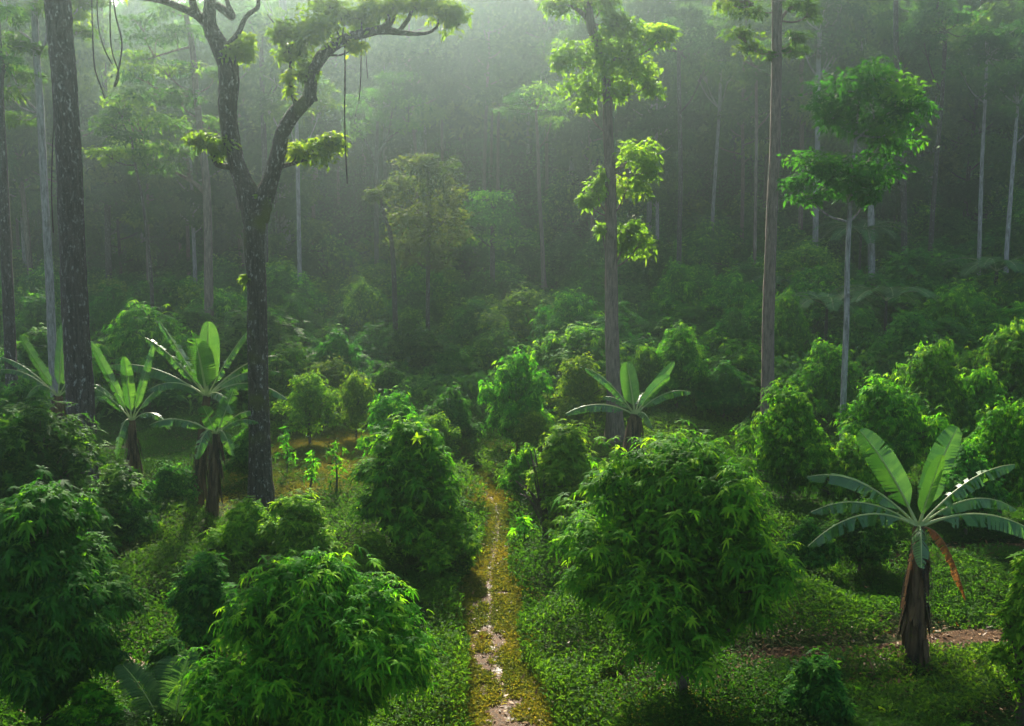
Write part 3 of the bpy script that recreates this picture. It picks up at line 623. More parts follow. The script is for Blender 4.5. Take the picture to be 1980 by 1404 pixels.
# tall brown trunk
px_tree("tree", "tall straight brown trunk behind the broad yellow-green young tree", "tree",
  [(1502, -160, 17), (1502, 0, 19), (1502, 100, 19), (1500, 200, 20), (1498, 300, 20), (1493, 400, 21), (1489, 500, 22), (1486, 620, 24), (1484, 750, 25), (1484, 870, 27)], 34, 870,
  [(1410, 8, 45, 14), (1455, 22, 32, 14), (1550, 8, 40, 14), (1570, 28, 26, 14), (1425, 70, 34, 16), (1450, 95, 24, 13), (1535, 98, 22, 14), (1540, 70, 22, 12), (1490, 106, 9, 9), (1400, -70, 110, 40), (1560, -90, 120, 45), (1480, -150, 120, 45), (1330, -120, 110, 40), (1250, -150, 110, 40), (1400, -200, 120, 45), (1640, -150, 120, 45), (1300, -210, 110, 40)], M_canopy, B_brown, seed=4, dens=1.0, L_=.22, sides=14,  # unseen outer clumps added above the frame to shade the foreground
  limbs=[[(1508, 40, 7), (1525, 18, 6), (1550, 5, 4)], [(1500, 24, 3), (1475, 24, 2.5), (1455, 10, 2)]])
# slender mottled tree
px_tree("tree", "slender pale mottled trunk with a dark layered crown high beside the tall brown trunk", "tree",
  [(1662, 180, 4), (1655, 260, 5), (1648, 340, 7), (1642, 430, 9), (1638, 520, 10), (1636, 620, 11), (1632, 740, 12), (1628, 850, 12), (1624, 955, 13)], 28.5, 955,
  [(1690, 150, 57, 33), (1650, 175, 69, 33), (1735, 175, 57, 36), (1600, 215, 48, 23), (1690, 210, 80, 44), (1765, 205, 41, 28), (1640, 235, 57, 31), (1740, 250, 57, 36), (1700, 285, 57, 31),
   (1560, 310, 48, 26), (1600, 330, 57, 33), (1545, 350, 29, 18), (1650, 330, 57, 39), (1700, 335, 57, 33), (1640, 370, 57, 28), (1560, 378, 36, 18), (1680, 375, 39, 26)], M_deep, B_pale, seed=5, dens=1.05, L_=.2, sides=10,
  limbs=[[(1650, 330, 4), (1620, 325, 3), (1580, 330, 2)], [(1655, 270, 4), (1690, 240, 3), (1730, 210, 2)]])
# left pale mottled tree
px_tree("tree", "pale mottled trunk seen just left of the thickest straight trunk", "tree",
  [(62, -120, 12), (66, 0, 13), (70, 100, 13), (78, 220, 14), (84, 330, 14), (90, 440, 15), (97, 570, 16), (102, 700, 17)], 36, 700,
  [(30, 30, 45, 18), (80, 20, 40, 16), (20, 75, 40, 18), (60, 95, 40, 12), (15, 130, 36, 14), (70, 150, 45, 12), (150, 30, 30, 16), (160, 60, 26, 12), (30, 230, 38, 14), (10, 180, 30, 12), (60, -70, 120, 40), (150, -20, 50, 20), (165, 5, 30, 14)], M_canopy, B_pale, seed=6, dens=1.2, L_=.2,
  limbs=[[(71, 95, 6), (58, 75, 5), (40, 62, 3)], [(74, 110, 6), (88, 80, 5), (92, 50, 3)]])
px_tree("tree", "dark trunk cut by the left edge of the view", "tree", [(-14, -50, 16), (-8, 80, 17), (-2, 200, 18), (4, 330, 18), (9, 450, 20), (16, 600, 21), (22, 720, 22)], 33, 720,
  [(-20, 20, 60, 22), (10, 120, 30, 14), (-30, 90, 40, 20)], M_canopy, B_dark, seed=7, dens=1, L_=.2)
# misty layered tree
px_tree("tree", "misty tree with flat layered foliage and a crooked side branch behind the forked tree", "tree",
  [(360, 30, 9), (372, 90, 11), (380, 180, 12), (388, 260, 13), (398, 340, 15), (402, 430, 16), (404, 540, 17), (405, 640, 18)], 47, 640,
  [(300, 75, 70, 12), (260, 110, 50, 10), (340, 60, 50, 12), (310, 130, 70, 10), (260, 145, 50, 10), (290, 180, 70, 14), (240, 200, 40, 10), (340, 190, 50, 14), (270, 235, 60, 16), (330, 240, 50, 16), (240, 285, 50, 16), (300, 290, 60, 16), (350, 290, 40, 14), (290, 320, 60, 12), (370, 130, 36, 14), (420, 240, 30, 16), (330, 20, 60, 14), (420, 150, 26, 14), (270, 40, 40, 10)], M_canopy, B_brown, seed=8, dens=1.35, L_=.26,
  limbs=[[(402, 378, 9), (380, 358, 8), (355, 342, 6), (325, 328, 4), (290, 322, 2.5)], [(374, 90, 6), (345, 96, 4), (300, 110, 3)], [(366, 345, 6), (364, 325, 6), (362, 300, 4)], [(386, 230, 5), (400, 245, 4), (425, 260, 3)]])
px_tree("tree", "thin curved dark stem under the misty layered tree", "tree", [(255, 270, 4), (262, 320, 5), (274, 380, 5.5), (284, 450, 6), (292, 540, 7), (296, 620, 7)], 44, 620,
  [(215, 240, 40, 14), (245, 265, 40, 14), (205, 300, 36, 14), (270, 300, 40, 14), (230, 215, 30, 10)], M_canopy, B_dark, seed=9, L_=.25, dens=1.2)
# bronze crowned tree and its neighbour
px_tree("tree", "bronze-green rounded tree on a thin straight trunk in the middle of the mist", "tree", [(828, 330, 6), (829, 430, 7), (828, 520, 8), (827, 620, 8), (828, 735, 9)], 49, 735,
  [(800, 315, 38, 20), (850, 318, 34, 20), (830, 345, 50, 26), (780, 360, 34, 26), (870, 365, 30, 28), (820, 395, 60, 30), (775, 420, 34, 24), (870, 420, 38, 30), (820, 445, 56, 28), (880, 450, 28, 18), (780, 470, 36, 20), (845, 480, 44, 22), (800, 500, 36, 14), (850, 510, 26, 12)], M_bronze, B_dark, seed=10, dens=1.25, L_=.27, depth=1)
px_tree("tree", "thin dark crooked trunk with a small tuft beside the bronze-green tree", "tree", [(736, 385, 6), (744, 420, 7), (755, 455, 8), (761, 520, 9), (764, 620, 10), (768, 735, 10)], 48, 735,
  [(733, 375, 24, 14), (718, 382, 14, 8), (748, 365, 18, 12)], M_bronze, B_dark, seed=11, L_=.22)
px_tree("tree", "misty rounded light green tree right of the bronze-green tree", "tree", [(952, 400, 8), (952, 480, 9), (952, 620, 10)], 60, 620,
  [(950, 385, 46, 18), (925, 410, 34, 20), (980, 405, 34, 22), (950, 425, 52, 22), (915, 440, 26, 16), (990, 440, 26, 16), (950, 460, 50, 18)], M_fresh, B_dark, seed=12, L_=.3, depth=1, dens=1.3)
px_tree("tree", "leaning thin pinkish trunk with a faint crown in the mist behind the misty rounded tree", "tree", [(1036, 215, 5), (1040, 290, 6), (1043, 380, 7), (1048, 470, 8), (1052, 560, 9), (1054, 640, 9)], 61, 640,
  [(1010, 190, 40, 14), (1050, 175, 40, 14), (1075, 200, 34, 12), (1020, 215, 40, 12), (990, 215, 26, 10), (1070, 230, 26, 10)], M_canopy, B_brown, seed=13, L_=.3)
px_tree("tree", "ghostly tree with spreading bare limbs high in the mist beside the forked tree's right limb", "tree", [(730, 235, 5), (728, 300, 7), (728, 380, 8), (728, 480, 9)], 68, 480,
  [(690, 200, 40, 14), (740, 180, 50, 16), (790, 200, 40, 14), (720, 230, 50, 14), (780, 240, 34, 12), (760, 150, 40, 12), (690, 250, 30, 12)], M_canopy, B_dark, seed=14, L_=.34,
  limbs=[[(728, 320, 6), (705, 270, 5), (685, 235, 3)], [(728, 310, 6), (750, 270, 5), (790, 240, 3)], [(745, 280, 4), (755, 240, 3), (760, 200, 2)]])
# pale and brown trunks standing in the dark forest; (label, trunk rows, Y, leaf clumps)
def forest_trunk(label, rows, Y, bark, seed, crown=None, mat=None, L_=.34):
    top = min(rows, key=lambda p: p[1]); cx, cyy = top[0], top[1]; r = random.Random(seed)
    if crown is None:
        crown = [(cx+r.uniform(-55, 55), cyy-r.uniform(-35, 60), r.uniform(26, 46), r.uniform(12, 20)) for _ in range(10)]
    px_tree("tree", label, "tree", rows, Y, 0, crown, mat or M_forest, bark, seed=seed, L_=L_, dens=1.0, group=TALL, sides=8)
forest_trunk("pale trunk emerging below the slender tree's dark crown", [(1678, 300, 11), (1683, 400, 13), (1685, 480, 14), (1686, 600, 14)], 58, B_pale, 21)
forest_trunk("pinkish trunk between the tall brown trunk and the slender tree's crown", [(1584, 60, 8), (1582, 150, 9), (1580, 280, 10), (1577, 420, 11), (1576, 520, 11)], 64, B_pale, 22)
forest_trunk("thin pale pole-like trunk, inner one of the two near the right edge", [(1908, 110, 5), (1904, 200, 6), (1898, 320, 7), (1894, 440, 8), (1892, 560, 8)], 56, B_pale, 23)
forest_trunk("thin pale pole-like trunk closest to the right edge", [(1968, 200, 5), (1962, 280, 7), (1955, 370, 8), (1948, 470, 9), (1943, 570, 10)], 54, B_pale, 24)
forest_trunk("thin grey trunk between the brown trunk and the tall brown trunk, upper slope", [(1394, 120, 5), (1391, 210, 6), (1384, 320, 6.5), (1378, 420, 7), (1376, 500, 7)], 68, B_pale, 25)
forest_trunk("dark trunk just right of the leaf clusters on the brown trunk", [(1312, 100, 7), (1314, 220, 8), (1316, 340, 9), (1314, 440, 9), (1312, 560, 10)], 62, B_dark, 26)
forest_trunk("reddish thin trunk close left of the tall brown trunk", [(1462, 130, 5), (1463, 250, 5.5), (1461, 380, 6), (1459, 520, 7)], 62, B_brown, 27)
forest_trunk("dark trunk descending right of the slender tree's crown", [(1828, 60, 8), (1822, 180, 8), (1810, 320, 9), (1800, 470, 10), (1796, 580, 10)], 58, B_dark, 28)
forest_trunk("dark leaning trunk at the top above the slender tree's crown", [(1734, -60, 9), (1732, 40, 10), (1735, 130, 11), (1745, 260, 12), (1750, 560, 12)], 60, B_dark, 29)
forest_trunk("faint trunk with a crooked branch right of the tall brown trunk's top", [(1645, -30, 7), (1650, 90, 8), (1652, 200, 8), (1650, 480, 9)], 70, B_dark, 30)
forest_trunk("pale ghostly trunk between the forked tree's limbs", [(545, -60, 13), (548, 60, 14), (552, 200, 14), (556, 500, 15)], 74, B_pale, 31, L_=.4, mat=M_canopy)
forest_trunk("pale thin trunk standing behind the forked tree's right limb", [(571, 180, 7), (575, 300, 8), (578, 450, 8), (580, 560, 9)], 60, B_pale, 32, mat=M_canopy)
forest_trunk("faint trunk in mist between the thickest trunk and the misty layered tree", [(190, -60, 9), (196, 60, 10), (204, 220, 11), (210, 520, 12)], 70, B_dark, 33, mat=M_canopy, L_=.4)
forest_trunk("faint slender trunk right of the leaning pinkish trunk", [(1098, 120, 5), (1102, 230, 5), (1106, 330, 6), (1108, 520, 7)], 76, B_pale, 34, mat=M_canopy, L_=.4)
forest_trunk("misty trunk close behind the forked tree's lower limb crotch", [(505, 90, 9), (508, 200, 10), (512, 320, 11), (514, 560, 12)], 62, B_dark, 35, mat=M_canopy)

# generic forest trees on the slopes, five kinds copied
def forest_proto(seed, H, mat, bark, flat, L_=.42, n=12000, spread=3.2, lowf=.45):
    r = np.random.default_rng(seed); g = Geo(); w = Geo(); lx, ly = r.normal(0, .5, 2)
    tr = [(0, 0, -.8), (lx*.3, ly*.3, H*.35), (lx, ly, H*.7), (lx*.6, ly*.8, H*.95)]; tube(w, tr, [.17, .14, .10, .04], 7, 6, .07, r, flare=.3)
    k = 16; per = n//k
    for i in range(k):
        f = (i+.5)/k; z = H*(lowf+(1-lowf)*f); a = i*2.4+r.uniform(-.5, .5); rr = spread*math.sin(math.pi*(.22+.70*f))*r.uniform(.45, 1)
        c = np.array([lx*.8+rr*math.cos(a), ly*.8+rr*math.sin(a), z]); s = spread*r.uniform(.35, .6)
        clump_leaves(g, c, (s, s, s*flat), per, L_, r)
        q = np.array([lx*.7, ly*.7, z-1.2]); tube(w, [q, (q+c)/2+[0, 0, -.2], c], [.07, .05, .02], 5, 3, .1, r)
    return g.mesh("crown", mat), w.mesh("trunk", bark, smooth=True)
FP = [forest_proto(301, 17, M_forest, B_dark, .6, lowf=.22), forest_proto(302, 19, M_forest, B_pale, .5, lowf=.4), forest_proto(303, 15, M_canopy, B_dark, .6, lowf=.22),
      forest_proto(304, 20, M_canopy, B_brown, .5, spread=3.8, lowf=.45), forest_proto(305, 16, M_forest, B_dark, .7, spread=2.8, lowf=.15)]
LAND = [(-200, "the left edge"), (20, "the edge trunk"), (150, "the thickest trunk"), (300, "the thin curved stem"), (400, "the layered tree"), (500, "the forked tree"), (620, "the right fork"), (735, "the crooked trunk"), (828, "the bronze-green tree"),
        (950, "the misty rounded tree"), (1045, "the pinkish trunk"), (1182, "the clustered brown trunk"), (1312, "the dark trunk"), (1390, "the thin grey trunk"), (1495, "the tall brown trunk"), (1580, "the rosy trunk"), (1650, "the slender tree"), (1740, "the leaning trunk"), (1810, "the descending trunk"), (1900, "the inner pale pole"), (1960, "the outer pale pole"), (2200, "the right edge")]
def between(px):
    for (a, na), (b, nb) in zip(LAND, LAND[1:]):
        if px < b: return na, nb
    return LAND[-2][1], LAND[-1][1]
placed = []
def far_enough(x, y, d):
    return all((x-a)**2+(y-b)**2 > d*d for a, b in placed)
ORD = ["", "second", "third", "fourth", "fifth", "sixth", "seventh", "eighth", "ninth", "tenth", "eleventh", "twelfth", "thirteenth", "fourteenth", "fifteenth", "sixteenth", "seventeenth", "eighteenth", "nineteenth", "twentieth"]
def make_labels(items, fmt):
    """items: (object, px, py, depth); describe by the landmarks either side and the row, nearer ones first"""
    by = {}
    for o, px, py, Y in items: by.setdefault(between(px), []).append((Y, o))
    for (a, b), lst in by.items():
        lst.sort(key=lambda p: p[0])
        for i, (Y, o) in enumerate(lst):
            w = "nearest" if i == 0 else "farthest" if i == len(lst)-1 else (ORD[i]+" nearest" if i < 20 else "far")
            o["label"] = fmt % (w, a, b)
items = []; r0 = random.Random(5); firstF = {}
tries = 0
while len(items) < 190 and tries < 6000:
    tries += 1; Y = 67+r0.random()**1.2*60; X = r0.uniform(-1, 1)*(Y*.56+4)
    px, py = pix((X, Y, float(T(X, Y))))
    if 600 < px < 1130 and Y < 84: continue
    if 330 < px < 640 and Y < 62: continue
    if not (-120 < px < 2100) or not far_enough(X, Y, 3.6): continue
    placed.append((X, Y)); kk = r0.choice([0, 2, 3, 1, 2, 4])
    if px < 1150: kk = r0.choice([2, 3, 3, 1])
    s = r0.uniform(.8, 1.2); loc = (X, Y, float(T(X, Y))); rz = r0.uniform(0, 6.28)
    if kk not in firstF:
        t = thing("forest_tree", "x", "tree", loc, "forest trees on the slope", rz); t.scale = (s, s, s); obj("crown", FP[kk][0], None, t); obj("trunk", FP[kk][1], None, t); firstF[kk] = t
    else: t = dup(firstF[kk], loc, rz, s, "x")
    items.append((t, px, py, Y))
make_labels(items, "%s leafy forest tree between %s and %s")
# slope bushes
items = []; placed = []; tries = 0
while len(items) < 190 and tries < 9000:
    tries += 1; Y = 39+r0.random()**1.2*42; X = r0.uniform(-1, 1)*(Y*.56+2)
    px, py = pix((X, Y, float(T(X, Y))))
    if (560 < px < 1000 and Y < 46) or (1180 < px < 1420 and Y < 43) or not far_enough(X, Y, 2.3) or (Y < 50 and min(abs(px-1600), abs(px-1715), abs(px-1925)) < 60): continue
    if not (-60 < px < 2040): continue
    placed.append((X, Y)); Rr = r0.uniform(1.2, 2.5); H = Rr*r0.uniform(1.5, 2.3)
    t = mid_bush(r0.choice([3, 4, 0, 1, 5, 2, 3]), 0, 0, 0, 0, 0, "x", "shrubs on the slope", base=(X, Y, float(T(X, Y))), Rr=Rr, H=H, name="slope_shrub", cat="shrub")
    items.append((t, px, py, Y))
make_labels(items, "%s slope shrub between %s and %s")

# undergrowth over the slopes and the far wood, both beyond counting
def scatter_mass(n, y0, y1, hmax, L_, seed, cell=.25, thr=.0):
    r = np.random.default_rng(seed); y = y0+(y1-y0)*r.random(n)**.9; x = r.uniform(-1, 1, n)*(y*.6+6)
    hh = (.25+.75*vnoise(x*cell, y*cell, seed))*hmax; z = T(x, y)+hh*r.random(n)**.45
    P = np.column_stack([x, y, z]); A = unit(r.normal(0, .6, (n, 3))+[0, -.2, 1]); D = unit(np.cross(A, rdir(n, r)))
    g = Geo(); rhombs(g, P, D, A, L_*r.uniform(.6, 1.3, n), L_*.5, np.clip(.15+.6*vnoise(x*.5, y*.5, seed+1)+r.normal(0, .15, n), 0, 1), .3); return g
tag(obj("undergrowth", scatter_mass(260000, 38, 120, 2.6, .34, 61), M_forest), "dark tangled undergrowth covering the forest slope", "undergrowth", kind="stuff")
g = Geo(); r = np.random.default_rng(77); cnt = 0
for i in range(900):
    Y = 95+r.random()*110; X = r.uniform(-1, 1)*(Y*.58+8); z = float(T(X, Y)); H = r.uniform(11, 19); tt = r.normal(.5, .2)
    for k in range(7):
        f = (k+.5)/7; a = k*2.4+r.uniform(-.6, .6); rr = 3.6*math.sin(math.pi*(.2+.75*f))*r.uniform(.3, 1); c = np.array([X+rr*math.cos(a), Y+rr*math.sin(a), z+H*(.22+.75*f)])
        n = 85; tn0 = tt+r.normal(0, .14); P = c+rdir(n, r)*np.array([2.0, 2.0, 1.3])*(r.random((n, 1))**.4); A = unit(r.normal(0, .6, (n, 3))+[0, 0, 1]); D = unit(np.cross(A, rdir(n, r)))
        rhombs(g, P, D, A, r.uniform(.6, 1.0, n), .42, np.clip(tn0+r.normal(0, .07, n), 0, 1), .3)
tag(obj("far_wood", g, M_canopy), "dense misty wood covering the far hillside up to the skyline", "wood", kind="stuff")

# ------------------------------------------------------------------ banana plants
def banana_leaf(base, ctrl, tip, width, r, roll=0.0, tear=.5, fold=.35, shut=0, face=(0, -.5, 1)):
    """blade geometry and rib geometry; the blade hangs from an arching rib and is torn between its veins"""
    b, c, t = [np.array(p, float) for p in (base, ctrl, tip)]
    n = 30; s = np.linspace(0, 1, n+1)[:, None]; P = (1-s)**2*b+2*s*(1-s)*c+s*s*t
    tg = unit(np.gradient(P, axis=0)); up = np.array([0, 0, 1.])
    S = np.cross(tg, unit(np.array(face, float))); bad = np.linalg.norm(S, axis=1) < .25; S[bad] = [1, 0, 0]; S = unit(S)
    Nn = unit(np.cross(S, tg)); ca, sa = math.cos(roll), math.sin(roll); S, Nn = S*ca+Nn*sa, Nn*ca-S*sa
    g = Geo(); u = s[:, 0]; p0 = .16; v = np.clip((u-p0)/(1-p0), 0, 1)
    wd = width*.5*np.clip(v*9, 0, 1)**.7*np.sqrt(np.clip(1-((v-.42)/.60)**2, 0, 1))*1.0
    wd = np.where(v > .42, width*.5*np.sqrt(np.clip(1-((v-.42)/.585)**2.4, 0.0, 1)), wd)
    for side in (-1, 1):
        d0 = 0.0; off = 0.0
        for k in range(n):
            if v[k+1] <= 0: continue
            if r.random() < tear: off = r.normal(0, .24); d0 = r.uniform(0, .95)*tear
            fo = fold+d0
            q = []
            for kk, e in ((k, 0), (k+1, 1)):
                sw = S[kk]*side*math.cos(fo)-Nn[kk]*math.sin(fo)+tg[kk]*(.18+off*(1 if e else .6))
                m1 = P[kk]+sw*wd[kk]*.5; sw2 = sw-up*.28*(1-shut); m2 = P[kk]+sw*wd[kk]*.5+unit(sw2)*wd[kk]*.5*(1-(.10*r.random() if tear > .25 else 0))
                q += [P[kk], m1, m2]
            tone = np.clip(.35+r.normal(0, .07)+.1*side, 0, 1)
            g.add(q, [(0, 1, 4, 3), (1, 2, 5, 4)], tone)
    w = Geo(); tube(w, P[::3]-Nn[::3]*.004, np.interp(np.linspace(0, 1, len(P[::3])), [0, .2, 1], [.038, .022, .006])*max(.5, width/.5), 6, 2, .02, r)
    return g, w
def banana(label, base, heart, Y, leaves, stem_r, seed, slim=1.0, dry=(), rib_label=None, group="banana plants in the clearing", clones=0):
    """leaves: (tip px, tip py, width m, arch px, depth shift m, kind)"""
    r = np.random.default_rng(seed); t = thing("banana_plant", label, "banana plant", tuple(base), group)
    H = W(heart[0], heart[1], Y); w = Geo()
    zz = np.linspace(0, 1, 9); ax = base[None]*(1-zz[:, None])+H[None]*zz[:, None]; ax[0, 2] -= .15
    tube(w, ax, stem_r*np.interp(zz, [0, .12, .7, 1], [1.12, .95, .75, .5]), 14, 3, .07, r)
    for k in range(44):      # peeling sheaths
        z0 = r.uniform(.2, .97); a = r.uniform(0, 6.28); c = base*(1-z0)+H*z0; rr = stem_r*(1.12-.4*z0)
        d = np.array([math.cos(a), math.sin(a), 0]); p = c+d*rr; l = r.uniform(.3, .9)*min(1, (H[2]-base[2])*z0)
        strips(w, p[None], unit(np.array([[d[0]*.18, d[1]*.18, -1.]])), d[None], l, stem_r*r.uniform(.3, .8), .0, .5, ws=np.array([.8, 1, .8, .25]))
    st = obj("pseudostem", w, M_stem, t, origin=base, smooth=True)
    for (tx, ty, wdt, arch, dy, kind) in leaves:
        tip = W(tx, ty, Y+dy); hb = H+np.array([0, 0, -.05]); 
        mid = (hb+tip)/2; ctrl = mid+np.array([0, 0, arch*Y/FPX]); ctrl[:2] += (tip[:2]-hb[:2])*.02
        upright = kind in ("young", "up")
        g, rb = banana_leaf(hb, ctrl, tip, wdt*slim*(1.0 if upright else 1.1), r, roll=r.uniform(-.2, .2), tear={"young": .0, "up": .25, "arch": .55, "torn": .8, "dry": .9}[kind], fold={"young": .35, "up": .15, "arch": .45, "torn": .5, "dry": 1.0}[kind], shut=1 if upright else 0, face=(0, -1, .2) if upright else (0, -.5, 1))
        mat = M_byoung if kind == "young" else M_bdry if kind == "dry" else M_banana
        lf = obj("leaf", g, mat, t, origin=base); obj("midrib", rb, M_bdry if kind == "dry" else M_rib, lf, origin=base)
        if kind == "dry": lf["label"] = "dry orange-brown hanging leaf"
        if kind == "young": lf["label"] = "upright unfurling bright green leaf"
    return t
b = G(1770, 1292)
banana("largest banana plant with a shaggy brown stem and dead orange leaf at lower right", b, (1776, 1015), b[1],
  [(1662, 832, .50, 35, .3, "up"), (1852, 826, .46, 40, .4, "up"), (1822, 880, .30, 10, -.1, "young"), (1560, 922, .34, 78, .3, "arch"), (1568, 990, .36, 70, .1, "torn"), (1562, 1056, .40, 90, -.5, "torn"),
   (1962, 898, .36, 60, .4, "torn"), (1965, 985, .34, 80, .8, "torn"), (2030, 1050, .46, 85, -.2, "arch"), (1782, 1098, .36, 60, -1.0, "arch"), (1800, 1100, .3, 60, 1.2, "torn"), (1868, 1160, .26, 90, -.3, "dry"), (1745, 1190, .2, 30, -.35, "dry")], .19, 1)
b = G(1215, 900)
banana("small bright banana plant at the foot of the brown trunk with leaf clusters", b, (1228, 800), b[1],
  [(1212, 700, .62, 10, 0, "young"), (1295, 728, .42, 20, .3, "up"), (1304, 700, .34, 10, .9, "up"), (1132, 712, .36, 32, .4, "arch"), (1094, 800, .44, 40, -.4, "arch"), (1165, 768, .3, 26, .8, "torn"), (1336, 758, .40, 38, .2, "torn"), (1262, 828, .36, 34, -1.0, "torn"), (1250, 760, .3, 30, 1.3, "torn")], .26, 2)
b = G(380, 985)
banana("tallest banana plant with wide upright leaves left of the forked tree", b, (400, 765), b[1],
  [(402, 622, .72, 6, .1, "young"), (378, 655, .80, 10, -.6, "up"), (308, 620, .38, 10, .7, "torn"), (280, 652, .38, 30, .6, "torn"), (205, 708, .5, 50, .2, "arch"), (285, 755, .4, 44, -.6, "torn"), (478, 640, .32, 20, .9, "torn"), (535, 688, .44, 40, .3, "torn"), (540, 720, .4, 45, -.2, "torn"), (555, 772, .4, 60, -.5, "torn"), (450, 800, .4, 45, -1.2, "arch")], .18, 3, slim=.92)
b = G(410, 1005)
banana("short banana plant with a broad pale leaf in front of the tallest one", b, (418, 838), b[1],
  [(452, 752, .58, 0, 0, "up"), (392, 785, .50, 4, -.3, "up"), (288, 822, .46, 42, -.2, "arch"), (380, 888, .5, 60, -.6, "arch"), (448, 880, .46, 50, -.5, "arch"), (495, 795, .36, 30, .3, "torn"), (500, 818, .32, 34, .1, "torn")], .17, 4, slim=.8)
b = G(262, 990)
banana("shadowed banana plant between the thickest trunk and the tallest banana plant", b, (255, 812), b[1],
  [(176, 662, .42, 6, .2, "up"), (296, 668, .36, 4, .3, "up"), (240, 690, .55, 6, 0, "up"), (165, 745, .4, 30, -.3, "torn"), (345, 745, .4, 50, .2, "torn"), (225, 885, .4, 60, -.8, "arch"), (178, 770, .3, 40, .8, "torn"), (330, 830, .36, 50, -.4, "torn")], .18, 5, slim=.7)
b = G(100, 960)
banana("banana plant half hidden behind the thickest straight trunk", b, (112, 765), b[1],
  [(38, 648, .44, 5, 0, "up"), (122, 625, .50, 2, .2, "up"), (0, 690, .36, 30, .5, "torn"), (-20, 720, .36, 50, .2, "torn"), (50, 770, .4, 50, -.5, "torn"), (190, 690, .36, 40, .5, "torn"), (222, 770, .36, 60, 0, "torn")], .22, 6, slim=.7)
b = base_at(1146, 54, 600)
banana("faint far banana plant in mist behind the brown trunk", b, (1146, 592), 54,
  [(1146, 565, .7, 2, 0, "young"), (1112, 572, .5, 6, 0, "up"), (1180, 575, .5, 8, 0, "up"), (1108, 596, .5, 12, 0, "arch"), (1188, 594, .5, 14, 0, "arch")], .2, 7)

# ------------------------------------------------------------------ palms and tree ferns
def frond(g, w, b, c, t, n, L_, Wd, r, droop=.3, ang=1.0, thick=.012):
    b, c, t = [np.array(p, float) for p in (b, c, t)]; s = np.linspace(0, 1, 14)[:, None]; P = (1-s)**2*b+2*s*(1-s)*c+s*s*t
    tube(w, P, np.linspace(thick, thick*.25, 14), 5, 1, .02, r)
    s = np.linspace(.08, 1, n)[:, None]; P = (1-s)**2*b+2*s*(1-s)*c+s*s*t; tg = unit(2*(1-s)*(c-b)+2*s*(t-c)); S = unit(np.cross(tg, [0, 0, 1.])); U = unit(np.cross(S, tg))
    ln = L_*np.sin(np.pi*(.12+.80*s[:, 0]))**.7
    for sd in (-1, 1):
        D = unit(S*sd*math.sin(ang)+tg*math.cos(ang)+U*.25+r.normal(0, .05, (n, 3))); strips(g, P, D, U, ln, Wd, droop, np.clip(r.normal(.5, .18, n), 0, 1))
def palm(name, label, cat, b, Hst, fr, L_, Wd, seed, n=46, mat=None, droop=.3, thick=.012, group=None):
    r = np.random.default_rng(seed); t = thing(name, label, cat, tuple(b), group)
    w = Geo(); tube(w, [b+[0, 0, -.3], b+[0, 0, Hst]], [.10, .07], 9, 3, .1, r); obj("stem", w, B_dark, t, origin=b, smooth=True)
    for (dx, dy, dz, arch) in fr:
        g = Geo(); w = Geo(); c0 = b+np.array([0, 0, Hst]); tip = c0+np.array([dx, dy, dz]); frond(g, w, c0, (c0+tip)/2+[0, 0, arch], tip, n, L_, Wd, r, droop, thick=thick)
        f = obj("frond", g, mat or M_fern, t, origin=b); obj("rachis", w, M_rib, f, origin=b)
b = G(330, 1480)
palm("palm", "young palm with arching feathery fronds at the bottom edge", "palm", b+np.array([-.05, .2, 0]), .2, [(-.75, .3, 1.05, .25), (.65, .1, .85, .35), (.15, .5, 1.15, .25), (-.25, .9, .9, .3), (.95, .8, .5, .3), (-1.1, -.2, .45, .4)], .42, .032, 1, n=56, droop=.4)
for (px, Y, hs, sc, lab, sd) in [(1600, 46, 3.3, 1.25, "tree fern with grey-green fronds just left of the slender mottled trunk", 2), (1715, 46, 3.5, 1.3, "tree fern spreading right of the slender mottled trunk", 3), (1925, 50, 3.9, 1.35, "dark tree fern below the two pale pole-like trunks", 4), (1660, 58, 4.4, 1.4, "pale-edged tree fern higher on the slope behind the slender trunk", 5), (1505, 56, 2.4, 1.0, "tree fern hidden behind the tall brown trunk", 6)]:
    rr = random.Random(sd); fr = []
    for k in range(11):
        a = k*.571+rr.uniform(-.2, .2); l = rr.uniform(1.5, 2.1)*sc; fr.append((l*math.cos(a), l*math.sin(a), rr.uniform(-.3, .35)*sc, .75*sc))
    palm("tree_fern", lab, "tree fern", base_at(px, Y, 560), hs, fr, .5*sc, .10, 40+sd, n=26, droop=.25, thick=.025, group="tree ferns on the dark slope")

# ------------------------------------------------------------------ seedlings on bare soil
def seedling(px, by, size, n, label, seed, mat=M_fresh):
    r = np.random.default_rng(seed); b = G(px, by); t = thing("seedling", label, "seedling", tuple(b), "broad-leaved seedlings near the bottom edge")
    g = Geo(); a = np.arange(n)*2.4+r.uniform(0, 6); el = r.uniform(.5, 1.3, n)
    D = np.column_stack([np.cos(a)*np.cos(el), np.sin(a)*np.cos(el), np.sin(el)]); P = np.zeros((n, 3))+[0, 0, .02]
    strips(g, P, D, np.tile([0., 0, 1], (n, 1))+r.normal(0, .1, (n, 3)), size*r.uniform(.7, 1.1, n), size*.26, .35, np.clip(r.normal(.6, .15, n), 0, 1), ts=np.array([0, .25, .5, .78, 1]), ws=np.array([.12, .25, 1, .8, .05]))
    w = Geo(); tube(w, [(0, 0, -.05), (.01, 0, size*.3)], [.012, .006], 5, 3, .05, r); obj("foliage", g, mat, t); obj("stem", w, M_rib, t, smooth=True)
seedling(1460, 1385, .42, 9, "seedling of long upright leaves on brown litter left of the small dark shrub", 1)
seedling(1710, 1390, .5, 16, "yellowish strappy tuft right of the small dark shrub", 2, M_loose)
